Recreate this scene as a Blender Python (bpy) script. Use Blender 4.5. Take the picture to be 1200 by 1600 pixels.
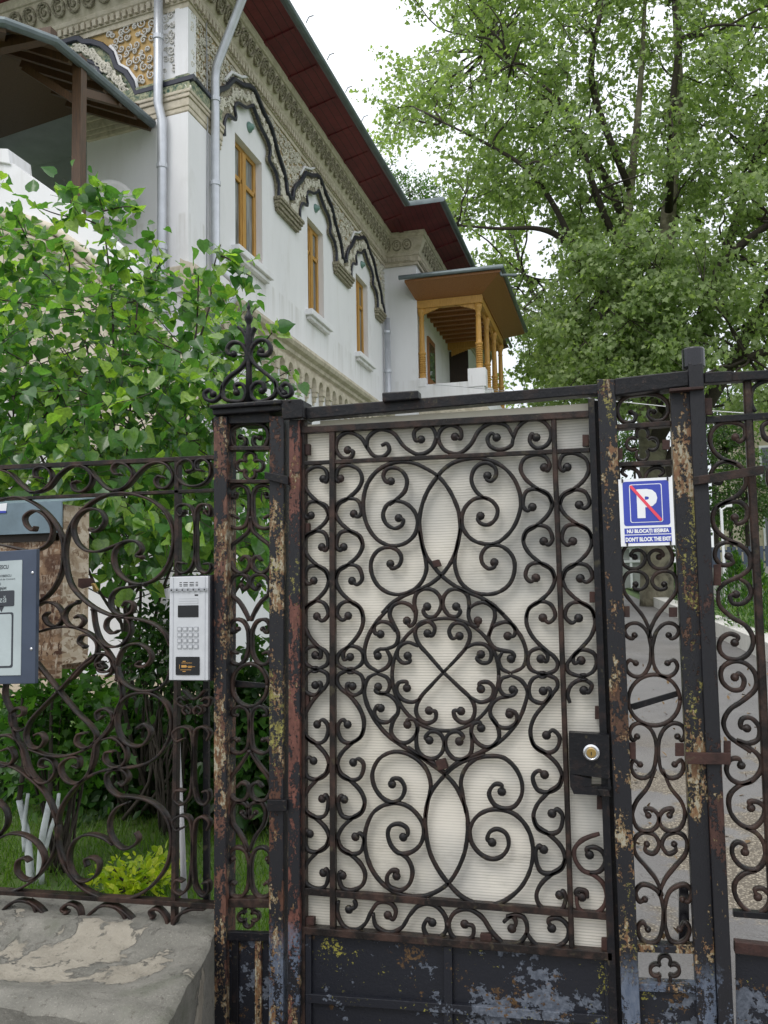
import bpy, bmesh, math, random
import numpy as np
from mathutils import Vector, noise as mnoise
random.seed(7); rng = np.random.default_rng(11)
SC = bpy.context.scene
COL = SC.collection
for o in list(bpy.data.objects): bpy.data.objects.remove(o)
# ---------------------------------------------------------------- camera
EYE = 1.6
FPX = 1372.0
_Y = np.array([370, 108, FPX]); _Y /= np.linalg.norm(_Y)
_Z = np.array([-310, -16400, FPX]); _Z = _Z - _Y*(_Z@_Y); _Z /= np.linalg.norm(_Z)
_X = np.cross(_Y, _Z)
if _X[0] < 0: _X = -_X
RW = np.stack([_X, _Y, _Z])            # camera (right, down, forward) -> world
cam = bpy.data.objects.new('camera', bpy.data.cameras.new('camera')); COL.objects.link(cam)
from mathutils import Matrix
_r, _d, _f = RW[:, 0], RW[:, 1], RW[:, 2]
_m = Matrix(((_r[0], -_d[0], -_f[0], 0), (_r[1], -_d[1], -_f[1], 0), (_r[2], -_d[2], -_f[2], EYE), (0, 0, 0, 1)))
cam.matrix_world = _m
cam.data.sensor_fit = 'VERTICAL'; cam.data.sensor_height = 36; cam.data.lens = FPX/1600*36
cam.data.clip_start = 0.05; cam.data.clip_end = 2000
SC.camera = cam
SC.render.resolution_x = 768; SC.render.resolution_y = 1024
SC.view_settings.view_transform = 'Standard'; SC.view_settings.look = 'None'
SC.view_settings.exposure = 0.40; SC.view_settings.gamma = 1.0
# ---------------------------------------------------------------- sky and light (overcast day)
SUN_EL, SUN_AZ = math.radians(52), math.radians(200)
world = bpy.data.worlds.new('World'); SC.world = world; world.use_nodes = True
nt = world.node_tree; nt.nodes.clear()
wo = nt.nodes.new('ShaderNodeOutputWorld'); bg = nt.nodes.new('ShaderNodeBackground')
sky = nt.nodes.new('ShaderNodeTexSky'); sky.sky_type = 'NISHITA'; sky.sun_disc = False
sky.sun_elevation = SUN_EL; sky.sun_rotation = SUN_AZ
sc_ = nt.nodes.new('ShaderNodeVectorMath'); sc_.operation = 'SCALE'; sc_.inputs['Scale'].default_value = 0.1
nt.links.new(sky.outputs[0], sc_.inputs[0])
tc = nt.nodes.new('ShaderNodeTexCoord'); sx = nt.nodes.new('ShaderNodeSeparateXYZ'); nt.links.new(tc.outputs['Generated'], sx.inputs[0])
rp = nt.nodes.new('ShaderNodeValToRGB'); nt.links.new(sx.outputs['Z'], rp.inputs[0])
e = rp.color_ramp.elements; e[0].position = 0.0; e[0].color = (0.30, 0.31, 0.32, 1); e[1].position = 1.0; e[1].color = (1, 1, 1, 1)
n = e.new(0.08); n.color = (0.42, 0.435, 0.46, 1); n = e.new(0.55); n.color = (0.62, 0.64, 0.67, 1)
nz = nt.nodes.new('ShaderNodeTexNoise'); nz.inputs['Scale'].default_value = 2.2; nz.inputs['Detail'].default_value = 5
nt.links.new(tc.outputs['Generated'], nz.inputs[0])
mr = nt.nodes.new('ShaderNodeMapRange'); mr.inputs[1].default_value = 0.3; mr.inputs[2].default_value = 0.7; mr.inputs[3].default_value = 0.86; mr.inputs[4].default_value = 1.1
nt.links.new(nz.outputs[0], mr.inputs[0])
s2 = nt.nodes.new('ShaderNodeVectorMath'); s2.operation = 'SCALE'; nt.links.new(rp.outputs[0], s2.inputs[0])
mm = nt.nodes.new('ShaderNodeMath'); mm.operation = 'MULTIPLY'; mm.inputs[1].default_value = 1.9; nt.links.new(mr.outputs[0], mm.inputs[0])
nt.links.new(mm.outputs[0], s2.inputs['Scale'])
mx = nt.nodes.new('ShaderNodeMix'); mx.data_type = 'RGBA'; mx.inputs[0].default_value = 0.85
nt.links.new(sc_.outputs[0], mx.inputs[6]); nt.links.new(s2.outputs[0], mx.inputs[7])
nt.links.new(mx.outputs[2], bg.inputs[0]); bg.inputs[1].default_value = 1.0
nt.links.new(bg.outputs[0], wo.inputs[0])
sun = bpy.data.objects.new('sun', bpy.data.lights.new('sun', 'SUN')); COL.objects.link(sun)
sun.data.energy = 1.0; sun.data.angle = math.radians(25); sun.data.color = (1.0, 0.97, 0.92)
sun.rotation_euler = (math.radians(90)-SUN_EL, 0, math.pi-SUN_AZ+math.pi)
_sd = Vector((math.sin(SUN_AZ)*math.cos(SUN_EL), math.cos(SUN_AZ)*math.cos(SUN_EL), math.sin(SUN_EL)))
sun.rotation_euler = _sd.to_track_quat('Z', 'Y').to_euler()
# ---------------------------------------------------------------- rays from the photograph to real planes
def ray(px, py): return RW @ np.array([px-600, py-800, FPX])
def atY(px, py, Y):
    r = ray(px, py); r = r*(Y/r[1]); return np.array([r[0], r[1], r[2]+EYE])
def atX(px, py, X):
    r = ray(px, py); r = r*(X/r[0]); return np.array([r[0], r[1], r[2]+EYE])
def atZ(px, py, Z):
    r = ray(px, py); r = r*((Z-EYE)/r[2]); return np.array([r[0], r[1], r[2]+EYE])
def atP(px, py, p0, n):
    r = ray(px, py); c = np.array([0, 0, EYE]); t = np.dot(np.array(p0)-c, n)/np.dot(r, n); return c+r*t
# ---------------------------------------------------------------- mesh builder
class MB:
    def __init__(s): s.v = []; s.f = []; s.uv = None
    def add(s, vs, fs):
        b = len(s.v); s.v += [tuple(map(float, v)) for v in vs]; s.f += [tuple(b+i for i in f) for f in fs]; return s
    def box(s, a, b):
        x0, y0, z0 = a; x1, y1, z1 = b
        if x0 > x1: x0, x1 = x1, x0
        if y0 > y1: y0, y1 = y1, y0
        if z0 > z1: z0, z1 = z1, z0
        return s.add([(x0,y0,z0),(x1,y0,z0),(x1,y1,z0),(x0,y1,z0),(x0,y0,z1),(x1,y0,z1),(x1,y1,z1),(x0,y1,z1)],
                     [(0,3,2,1),(4,5,6,7),(0,1,5,4),(1,2,6,5),(2,3,7,6),(3,0,4,7)])
    def prism(s, pts, dv):
        """polygon (3D points) extruded by dv"""
        n = len(pts); p = [np.array(q, float) for q in pts]; dv = np.array(dv, float)
        return s.add(p+[q+dv for q in p], [tuple(range(n)), tuple(range(2*n-1, n-1, -1))]+[(i, i+n, (i+1) % n+n, (i+1) % n) for i in range(n)])
    def px(s, pts, Y0, Y1):
        """polygon given by its position on the plane Y=Y0, extruded back to Y1"""
        return s.prism([atY(a, b, Y0) for a, b in pts], (0, Y1-Y0, 0))
    def beam(s, a, b, w, h, up=(0, 0, 1)):
        a = Vector(a); b = Vector(b); t = (b-a).normalized(); u = Vector(up)
        sd = t.cross(u).normalized()*w/2; u2 = sd.cross(t).normalized()*h/2
        vs = [a-sd-u2, a+sd-u2, a+sd+u2, a-sd+u2, b-sd-u2, b+sd-u2, b+sd+u2, b-sd+u2]
        return s.add(vs, [(0,3,2,1),(4,5,6,7),(0,1,5,4),(1,2,6,5),(2,3,7,6),(3,0,4,7)])
    def tube(s, pts, r, n=8, caps=True):
        P = [Vector(p) for p in pts]; R = r if hasattr(r, '__len__') else [r]*len(P)
        N = len(P); vs = []; prev = None
        for i, p in enumerate(P):
            t = (P[min(i+1, N-1)]-P[max(i-1, 0)]).normalized()
            if prev is None:
                a = Vector((0, 0, 1)) if abs(t.z) < .9 else Vector((1, 0, 0)); u = t.cross(a).normalized()
            else: u = (prev-t*prev.dot(t)).normalized()
            prev = u; w = t.cross(u)
            vs += [p+(u*math.cos(2*math.pi*k/n)+w*math.sin(2*math.pi*k/n))*R[i] for k in range(n)]
        fs = [(i*n+k, i*n+(k+1) % n, (i+1)*n+(k+1) % n, (i+1)*n+k) for i in range(N-1) for k in range(n)]
        if caps: fs += [tuple(range(n-1, -1, -1)), tuple((N-1)*n+k for k in range(n))]
        return s.add(vs, fs)
    def lathe(s, c, prof, n=16, axis='Z'):
        vs = []; fs = []; c = np.array(c, float)
        for (r, h) in prof:
            for k in range(n):
                a = 2*math.pi*k/n; x, y = r*math.cos(a), r*math.sin(a)
                vs.append(c+{'Z': (x, y, h), 'Y': (x, h, y), 'X': (h, x, y)}[axis])
        m = len(prof)
        for i in range(m-1):
            for k in range(n): fs.append((i*n+k, i*n+(k+1) % n, (i+1)*n+(k+1) % n, (i+1)*n+k))
        fs += [tuple(range(n-1, -1, -1)), tuple((m-1)*n+k for k in range(n))]
        return s.add(vs, fs)
    def ball(s, c, rx, ry, rz, n=10, m=6):
        vs = []; fs = []
        for i in range(m+1):
            th = math.pi*i/m
            for k in range(n):
                ph = 2*math.pi*k/n
                vs.append((c[0]+rx*math.sin(th)*math.cos(ph), c[1]+ry*math.cos(th), c[2]+rz*math.sin(th)*math.sin(ph)))
        for i in range(m):
            for k in range(n): fs.append((i*n+k, i*n+(k+1) % n, (i+1)*n+(k+1) % n, (i+1)*n+k))
        return s.add(vs, fs)
    def sweep(s, P, w, d, nrm=(0, 1, 0)):
        """chamfered flat bar swept along P (3D), width w in the plane, depth d along nrm"""
        nrm = Vector(nrm).normalized(); P = [Vector(p) for p in P]; N = len(P)
        W = w if hasattr(w, '__len__') else [w]*N; vs = []
        c = .2
        for i, p in enumerate(P):
            t = (P[min(i+1, N-1)]-P[max(i-1, 0)]).normalized(); u = t.cross(nrm).normalized()
            hw, hd = W[i]/2, d/2; ch = min(hw, hd)*2*c
            for (a, b) in ((-hw+ch, -hd), (hw-ch, -hd), (hw, -hd+ch), (hw, hd-ch), (hw-ch, hd), (-hw+ch, hd), (-hw, hd-ch), (-hw, -hd+ch)):
                vs.append(p+u*a+nrm*b)
        n = 8
        fs = [(i*n+k, i*n+(k+1) % n, (i+1)*n+(k+1) % n, (i+1)*n+k) for i in range(N-1) for k in range(n)]
        fs += [tuple(range(n-1, -1, -1)), tuple((N-1)*n+k for k in range(n))]
        return s.add(vs, fs)
    def mesh(s, name, off=(0, 0, 0), smooth=False):
        me = bpy.data.meshes.new(name); o = np.array(off)
        me.from_pydata([tuple(np.array(v)-o) for v in s.v], [], s.f)
        bm = bmesh.new(); bm.from_mesh(me); bmesh.ops.recalc_face_normals(bm, faces=bm.faces); bm.to_mesh(me); bm.free()
        if smooth:
            for p in me.polygons: p.use_smooth = True
        return me
def rootloc(p):
    while p.parent: p = p.parent
    return p.location
def part(name, mb, m, parent=None, smooth=False, bevel=0, label=None):
    off = rootloc(parent) if parent else (0, 0, 0)
    me = mb.mesh(name, off, smooth) if isinstance(mb, MB) else mb
    o = bpy.data.objects.new(name, me); COL.objects.link(o)
    for q in (m if isinstance(m, (list, tuple)) else [m]): me.materials.append(q)
    if parent: o.parent = parent
    if bevel:
        b = o.modifiers.new('b', 'BEVEL'); b.width = bevel; b.segments = 2; b.limit_method = 'ANGLE'; b.angle_limit = math.radians(40)
    if label: o['label'] = label
    return o
def tag(o, label, cat, group=None):
    o['label'] = label; o['category'] = cat
    if group: o['group'] = group
    return o
def thing(name, loc, label, cat, group=None):
    o = bpy.data.objects.new(name, None); COL.objects.link(o); o.location = tuple(map(float, loc)); o.empty_display_size = .1
    bpy.context.view_layer.update()
    return tag(o, label, cat, group)
def struct(name, mb, m, smooth=False):
    o = part(name, mb, m, None, smooth); o['kind'] = 'structure'; return o
def copy_part(src, parent, loc=(0, 0, 0)):
    c = src.copy(); COL.objects.link(c); c.parent = parent; c.location = loc
    return c
def crom(pts, n=7):
    P = [np.array(p, float) for p in pts]
    if len(P) < 3: return P
    P = [2*P[0]-P[1]]+P+[2*P[-1]-P[-2]]; out = []
    for i in range(1, len(P)-2):
        p0, p1, p2, p3 = P[i-1:i+3]
        # centripetal
        t = [0.]
        for a, b in ((p0, p1), (p1, p2), (p2, p3)): t.append(t[-1]+max(np.linalg.norm(b-a), 1e-9)**.5)
        for k in range(n):
            x = t[1]+(t[2]-t[1])*k/n
            A1 = (t[1]-x)/(t[1]-t[0])*p0+(x-t[0])/(t[1]-t[0])*p1
            A2 = (t[2]-x)/(t[2]-t[1])*p1+(x-t[1])/(t[2]-t[1])*p2
            A3 = (t[3]-x)/(t[3]-t[2])*p2+(x-t[2])/(t[3]-t[2])*p3
            B1 = (t[2]-x)/(t[2]-t[0])*A1+(x-t[0])/(t[2]-t[0])*A2
            B2 = (t[3]-x)/(t[3]-t[1])*A2+(x-t[1])/(t[3]-t[1])*A3
            out.append((t[2]-x)/(t[2]-t[1])*B1+(x-t[1])/(t[2]-t[1])*B2)
    out.append(P[-2]); return out
# ---------------------------------------------------------------- materials
class N:
    def __init__(s, name):
        s.m = bpy.data.materials.new(name); s.m.use_nodes = True; s.t = s.m.node_tree; s.t.nodes.clear()
        s.out = s.t.nodes.new('ShaderNodeOutputMaterial'); s.b = s.t.nodes.new('ShaderNodeBsdfPrincipled')
        s.t.links.new(s.b.outputs[0], s.out.inputs[0]); s.pos = s.t.nodes.new('ShaderNodeNewGeometry')
    def nd(s, ty, **k):
        n = s.t.nodes.new(ty)
        for a, b in k.items(): setattr(n, a, b)
        return n
    def lk(s, a, b): s.t.links.new(a, b)
    def P(s, sc=(1, 1, 1), rot=(0, 0, 0)):
        m = s.nd('ShaderNodeMapping'); m.inputs['Scale'].default_value = sc; m.inputs['Rotation'].default_value = rot
        s.lk(s.pos.outputs['Position'], m.inputs[0]); return m.outputs[0]
    def noise(s, scale, vec=None, detail=6, rough=.6, dist=0):
        n = s.nd('ShaderNodeTexNoise'); n.inputs['Scale'].default_value = scale; n.inputs['Detail'].default_value = detail
        n.inputs['Roughness'].default_value = rough; n.inputs['Distortion'].default_value = dist
        s.lk(vec or s.pos.outputs['Position'], n.inputs[0]); return n.outputs[0]
    def vor(s, scale, vec=None, feat='F1', out=0):
        n = s.nd('ShaderNodeTexVoronoi'); n.feature = feat; n.inputs['Scale'].default_value = scale
        s.lk(vec or s.pos.outputs['Position'], n.inputs[0]); return n.outputs[out]
    def rng(s, f, a, b, c=0., d=1.):
        n = s.nd('ShaderNodeMapRange'); n.clamp = True
        s.lk(f, n.inputs[0])
        for i, v in enumerate((a, b, c, d)): n.inputs[i+1].default_value = v
        return n.outputs[0]
    def ramp(s, f, st):
        n = s.nd('ShaderNodeValToRGB'); s.lk(f, n.inputs[0]); e = n.color_ramp.elements
        e[0].position, e[0].color = st[0][0], (*st[0][1], 1); e[1].position, e[1].color = st[-1][0], (*st[-1][1], 1)
        for p, c in st[1:-1]:
            q = e.new(p); q.color = (*c, 1)
        return n.outputs[0]
    def mix(s, f, a, b):
        n = s.nd('ShaderNodeMix', data_type='RGBA')
        for i, v in ((0, f), (6, a), (7, b)):
            if isinstance(v, (int, float)): n.inputs[i].default_value = v
            elif isinstance(v, tuple): n.inputs[i].default_value = (*v, 1)
            else: s.lk(v, n.inputs[i])
        return n.outputs[2]
    def math(s, op, a, b=None):
        n = s.nd('ShaderNodeMath', operation=op)
        for i, v in ((0, a), (1, b)):
            if v is None: continue
            if isinstance(v, (int, float)): n.inputs[i].default_value = v
            else: s.lk(v, n.inputs[i])
        return n.outputs[0]
    def sep(s):
        n = s.nd('ShaderNodeSeparateXYZ'); s.lk(s.pos.outputs['Position'], n.inputs[0]); return n.outputs
    def col(s, c):
        if isinstance(c, tuple): s.b.inputs['Base Color'].default_value = (*c, 1)
        else: s.lk(c, s.b.inputs['Base Color'])
        return s
    def rough(s, r):
        if isinstance(r, (int, float)): s.b.inputs['Roughness'].default_value = r
        else: s.lk(r, s.b.inputs['Roughness'])
        return s
    def bump(s, h, st=.5, d=.01):
        n = s.nd('ShaderNodeBump'); n.inputs['Strength'].default_value = st; n.inputs['Distance'].default_value = d
        s.lk(h, n.inputs['Height']); s.lk(n.outputs[0], s.b.inputs['Normal']); return s
def iron(name, blk=(.008, .0075, .008), rust=(.032, .017, .013), amt=.3, r=.40):
    a = N(name); f = a.noise(16, detail=9, rough=.72); g = a.noise(70, detail=5, rough=.7)
    c = a.ramp(f, [(.54-amt*.2, blk), (.72-amt*.2, rust)])
    c = a.mix(a.rng(g, .60, .72, 0, .4), c, (.11, .075, .06))
    c = a.mix(a.rng(a.noise(30, detail=7), .62, .68, 0, .4), c, (.08, .07, .04))
    a.b.inputs['Specular IOR Level'].default_value = .26
    a.col(c); a.rough(a.rng(f, .3, .7, r-.14, r+.2)); a.bump(a.math('ADD', a.math('MULTIPLY', f, .6), a.math('MULTIPLY', g, .5)), .8, .004)
    return a.m
def post(name, och=.5, lich=.5, blue=True, rust=(.10, .045, .028), seed=0., rt=.52):
    a = N(name); mp = a.nd('ShaderNodeMapping'); mp.inputs['Location'].default_value = (seed, seed*.7, seed*1.3); mp.inputs['Scale'].default_value = (1, 1, .38)
    a.lk(a.pos.outputs['Position'], mp.inputs[0]); v = mp.outputs[0]; z = a.sep()[2]
    def lay(ws):
        t = None
        for w_, s_, vec in ws:
            q = a.math('MULTIPLY', a.noise(s_, vec, 5, .7), w_); t = q if t is None else a.math('ADD', t, q)
        return t
    f = lay(((.5, 7, v), (.3, 34, v), (.2, 110, None))); g = lay(((.5, 6.3, v), (.28, 30, v), (.22, 95, None))); l = lay(((.5, 5.1, v), (.2, 26, v), (.3, 120, None)))
    h = a.noise(70, v, 6, .75); o_ = och*.055; q_ = lich*.05
    c = a.mix(a.rng(f, rt, rt+.012), (.011, .011, .014), a.mix(a.rng(h, .4, .62), tuple(x*.55 for x in rust), tuple(x*1.05 for x in rust)))
    c = a.mix(a.rng(g, .565-o_, .575-o_), c, a.mix(a.rng(h, .42, .58), (.15, .075, .038), (.24, .18, .09)))
    c = a.mix(a.math('MULTIPLY', a.rng(g, .585-o_, .592-o_), a.rng(h, .5, .54)), c, (.30, .275, .21))
    c = a.mix(a.math('MULTIPLY', a.rng(l, .605-q_, .612-q_), a.rng(a.noise(48, None, 5, .8), .45, .48)), c, a.mix(a.rng(h, .45, .6), (.15, .13, .035), (.25, .235, .07)))
    if blue:
        lo = a.rng(a.math('ADD', z, a.math('MULTIPLY', g, .5)), .76, .84, 1, 0)
        c = a.mix(a.math('MULTIPLY', lo, a.rng(l, .495, .505)), c, a.mix(a.rng(h, .4, .6), (.07, .09, .13), (.11, .13, .17)))
    a.b.inputs['Specular IOR Level'].default_value = .35
    a.col(c); a.rough(.5); a.bump(a.math('ADD', a.math('ADD', a.rng(f, rt, rt+.012, 1, 0), a.math('MULTIPLY', h, .5)), a.rng(g, .565-o_, .575-o_, .5, 0)), .9, .004)
    return a.m
M = {}
M['iron'] = iron('wrought_iron'); M['iron_r'] = iron('rusty_iron', (.011, .009, .0085), (.046, .026, .020), .5, .36)
M['iron_b'] = iron('black_iron', (.007, .007, .009), (.028, .016, .013), .05, .36)
M['rust'] = iron('rust', (.030, .016, .014), (.055, .027, .022), .6, .6)
M['post1'] = post('flaking_post', .8, .0, False, (.14, .065, .045), 0., .51); M['post2'] = post('flaking_post_lichen', .45, .55, True, seed=3.1, rt=.54)
M['post3'] = post('hinge_stile_paint', .4, .2, True, (.15, .06, .045), 5.5, .485)
M['postR'] = post('right_pillar_paint', .62, .62, True, (.09, .046, .028), 8.3, .55); M['tubep'] = post('tube_post_paint', -.6, -.6, True, (.06, .028, .022), 2.2, .575)
a = N('panel_paint'); v = a.P((1, 1, 1.1)); h = a.noise(60, v, 7, .75)
def lay(ws):
    t = None
    for w_, s_ in ws:
        q = a.math('MULTIPLY', a.noise(s_, v, 5, .7), w_); t = q if t is None else a.math('ADD', t, q)
    return t
f = lay(((.6, 3.4), (.25, 16), (.15, 70))); g = lay(((.5, 5.7), (.25, 24), (.25, 85))); l = lay(((.45, 4.3), (.2, 21), (.35, 100)))
c = a.mix(a.rng(f, .535, .542), (.010, .011, .016), a.mix(a.rng(h, .42, .6), (.06, .07, .09), (.12, .135, .165)))
c = a.mix(a.rng(g, .572, .58), c, a.mix(a.rng(h, .4, .6), (.045, .025, .014), (.13, .075, .03)))
c = a.mix(a.rng(l, .575, .582), c, (.23, .21, .04))
a.b.inputs['Specular IOR Level'].default_value = .35; a.col(c); a.rough(.42); a.bump(a.math('ADD', a.rng(f, .535, .542, 1, 0), a.math('MULTIPLY', h, .5)), .9, .004); M['panel'] = a.m
a = N('polycarbonate'); z = a.sep()[2]
s = a.math('SINE', a.math('MULTIPLY', a.math('ADD', z, a.math('MULTIPLY', a.noise(2.), .006)), 2*math.pi/.0082))
s = a.math('MULTIPLY', a.rng(s, .1, .95), a.rng(a.noise(3.5, a.P((.4, 1, 5)), 4), .35, .65, .45, 1.))
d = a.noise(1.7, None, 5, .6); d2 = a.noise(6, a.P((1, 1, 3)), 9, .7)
c = a.mix(s, (.90, .86, .79), (.60, .57, .51)); c = a.mix(a.rng(d, .45, .62, 0, .55), c, (.37, .38, .38)); c = a.mix(a.rng(d2, .56, .72, 0, .45), c, (.36, .34, .29)); c = a.mix(a.rng(a.noise(1.1, a.P((1, 1, .6)), 3), .52, .62, 0, .25), c, (.62, .58, .48))  # broad grey noise paints shadow and reflection tones into the sheet colour
a.col(c); a.rough(.28); a.bump(s, .35, .002)
tr = a.nd('ShaderNodeBsdfTranslucent'); a.lk(c, tr.inputs[0]); ms = a.nd('ShaderNodeMixShader'); ms.inputs[0].default_value = .42
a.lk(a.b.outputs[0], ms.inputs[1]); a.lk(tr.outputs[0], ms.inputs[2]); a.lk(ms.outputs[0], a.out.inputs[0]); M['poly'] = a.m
def simple(name, c, r=.6, var=.15, sc=6, bump=0, metal=0, bd=.01):
    a = N(name); f = a.noise(sc, detail=8, rough=.65)
    a.col(a.mix(a.rng(f, .3, .7), tuple(x*(1-var) for x in c), tuple(min(1, x*(1+var)) for x in c))); a.rough(r); a.b.inputs['Metallic'].default_value = metal
    if bump: a.bump(f, bump, bd)
    return a.m
# walls: white render with faint streaks and grime
a = N('white_render'); f = a.noise(.9, a.P((1, 1, .35)), 8, .65); g = a.noise(26, None, 5, .6); st = a.noise(4, a.P((1, 1, .12)), 7, .6)
c = a.mix(a.rng(f, .35, .7), (.80, .795, .815), (.72, .715, .735)); c = a.mix(a.rng(st, .56, .75, 0, .3), c, (.58, .565, .53)); c = a.mix(a.rng(a.noise(1.7, a.P((1, 1, .5)), 9, .7), .56, .64, 0, .25), c, (.58, .57, .56)); zz = a.sep()[2]; sk = a.rng(a.noise(9, a.P((1, 1, .04)), 5, .6), .5, .68); c = a.mix(a.math('MULTIPLY', a.math('MULTIPLY', sk, a.rng(zz, 6.0, 6.65)), a.rng(zz, 6.66, 6.70, .5, 0)), c, (.42, .40, .36)); c = a.mix(a.math('MULTIPLY', sk, a.rng(zz, 4.6, 5.2, .0, .35)), c, (.5, .49, .46)) if 0 else c
a.col(c); a.rough(.85); a.bump(g, .25, .003); M['wall'] = a.m
def stone(name, hi, lo, sc=18, bs=1., bd=.03):
    a = N(name); f = a.noise(sc, None, 8, .65, .8); g = a.noise(3, None, 6); v = a.vor(sc*.8)
    c = a.mix(a.rng(f, .38, .58), lo, hi); c = a.mix(a.rng(g, .5, .7, 0, .4), c, tuple(x*.6 for x in hi))
    a.col(c); a.rough(.8); a.bump(a.math('ADD', f, a.math('MULTIPLY', v, .5)), bs, bd); return a.m
M['carve'] = stone('carved_stone', (.50, .46, .36), (.20, .17, .12)); M['carve2'] = stone('carved_trim', (.42, .38, .28), (.13, .11, .075), 26)
M['trim'] = stone('beige_moulding', (.58, .52, .42), (.42, .37, .28), 6, .4, .01)
M['green'] = stone('glazed_green_relief', (.40, .40, .26), (.03, .09, .07), 14); M['ocher'] = simple('ochre_ground', (.48, .32, .13), .8, .25, 5)
M['scrl'] = simple('white_relief', (.60, .58, .55), .7, .2, 8, .3)
M['frz'] = stone('frieze_ground', (.46, .35, .19), (.22, .17, .11), 10, .6, .02); M['scrl2'] = simple('cream_relief', (.58, .55, .47), .75, .3, 8, .3)
M['navy'] = simple('dark_glaze', (.018, .02, .035), .35, .3, 6)
M['soffit'] = N('red_soffit'); a = M['soffit']; f = a.noise(1.2, None, 7, .7); g = a.noise(12, a.P((.3, 3, 1)), 6)
c = a.mix(a.rng(f, .35, .65), (.10, .012, .020), (.19, .028, .034)); c = a.mix(a.rng(g, .5, .7, 0, .4), c, (.05, .012, .014)); bl = a.math('SINE', a.math('MULTIPLY', a.sep()[0], 2*math.pi/.13)); c = a.mix(a.rng(bl, .93, .99, 0, .8), c, (.02, .005, .006)); a.col(c).rough(.6); M['soffit'] = a.m
M['roof'] = simple('roof_sheet', (.10, .12, .12), .45, .3, 3, .2); M['gutter'] = simple('zinc_gutter', (.13, .16, .17), .42, .25, 4, 0, .3)
M['pipe'] = simple('downpipe_zinc', (.50, .52, .56), .38, .12, 5, 0, .35)
def wood(name, c, d, r=.5):
    a = N(name); f = a.noise(9, a.P((6, 6, .6)), 8, .6); a.col(a.mix(a.rng(f, .35, .65), c, d)).rough(r); a.bump(f, .3, .004); return a.m
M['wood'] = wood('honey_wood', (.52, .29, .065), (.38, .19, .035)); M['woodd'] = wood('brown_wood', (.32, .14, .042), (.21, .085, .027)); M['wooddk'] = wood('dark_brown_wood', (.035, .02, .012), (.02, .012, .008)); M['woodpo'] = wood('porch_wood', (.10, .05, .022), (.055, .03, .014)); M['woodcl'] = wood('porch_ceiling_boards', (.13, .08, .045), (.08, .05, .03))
M['recess'] = simple('porch_recess_grey', (.40, .43, .45), .8, .12, 3)  # blue-grey tone, darker than the white walls
a = N('window_pane'); a.col((.04, .05, .05)); a.rough(.04); a.b.inputs['Specular IOR Level'].default_value = .8; M['glass'] = a.m
a = N('curtained_pane'); f = a.noise(5, a.P((3, 3, .3)), 5); a.col(a.mix(a.rng(f, .35, .65), (.10, .11, .11), (.28, .29, .28))).rough(.05); M['glass2'] = a.m
M['teal'] = simple('teal_glaze', (.16, .28, .25), .4)
M['dish'] = simple('dish_white', (.62, .61, .60), .4, .1)
M['alu'] = simple('brushed_aluminium', (.56, .57, .60), .35, .06, 30, 0, .25); M['alu2'] = simple('grey_key', (.30, .31, .33), .4, .1, 20)
M['blk'] = simple('black_plastic', (.012, .012, .016), .25, .2); M['ink'] = simple('dark_ink', (.03, .035, .045), .6, .1); M['gold'] = simple('orange_print', (.42, .22, .05), .5, .2)
M['white'] = simple('white_print', (.74, .75, .77), .45, .05); M['blue'] = simple('blue_print', (.035, .055, .36), .4, .08); M['red'] = simple('red_stripe', (.72, .06, .10), .4, .08)
M['slate'] = simple('blue_grey_frame', (.045, .060, .095), .4, .12, 8); M['plate'] = simple('silver_plate', (.36, .41, .42), .3, .2, 3)
M['brass'] = simple('brass', (.42, .28, .10), .3, .2, 20, 0, .8); M['chrome'] = simple('chrome', (.55, .56, .58), .2, .1, 20, 0, .9)
M['conduit'] = simple('white_plastic', (.58, .58, .60), .4, .12)
def osb(name, dk, md, lt, wx, bs=.4):
    a = N(name); ks = None
    for i, (an, an2) in enumerate(((.5, 0), (-.7, 1), (1.25, 2), (.05, 3))):
        m1 = a.nd('ShaderNodeMapping'); m1.inputs['Rotation'].default_value = (an*.9, an, 0); m1.inputs['Location'].default_value = (an2*3.1, an2, an2*1.7)
        a.lk(a.pos.outputs['Position'], m1.inputs[0]); m2 = a.nd('ShaderNodeMapping'); m2.inputs['Scale'].default_value = (14, 14, 62)
        a.lk(m1.outputs[0], m2.inputs[0]); v = a.vor(1., m2.outputs[0], 'F1', 1); b_ = a.nd('ShaderNodeRGBToBW'); a.lk(v, b_.inputs[0])
        ks = b_.outputs[0] if ks is None else a.mix(a.rng(a.noise(11+i*3, a.P((1+i, 1, 2-i*.3))), .48, .50), ks, b_.outputs[0])
    bw = a.nd('ShaderNodeRGBToBW'); a.lk(ks, bw.inputs[0]); k = bw.outputs[0]
    c = a.ramp(k, [(.15, dk), (.45, md), (.85, lt)]); w = a.noise(5, None, 9, .7); c = a.mix(a.rng(w, .50-wx, .62-wx, 0, .75), c, dk)
    a.col(c).rough(.85); a.bump(k, bs, .006); return a.m
M['osb'] = osb('osb_board', (.20, .13, .08), (.42, .33, .23), (.56, .48, .38), -.04); M['osb2'] = osb('weathered_osb', (.075, .032, .018), (.30, .19, .11), (.52, .43, .33), .03, .8)
M['sheet'] = simple('galvanised_sheet', (.17, .23, .27), .4, .2, 9, .1, .3)
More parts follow.
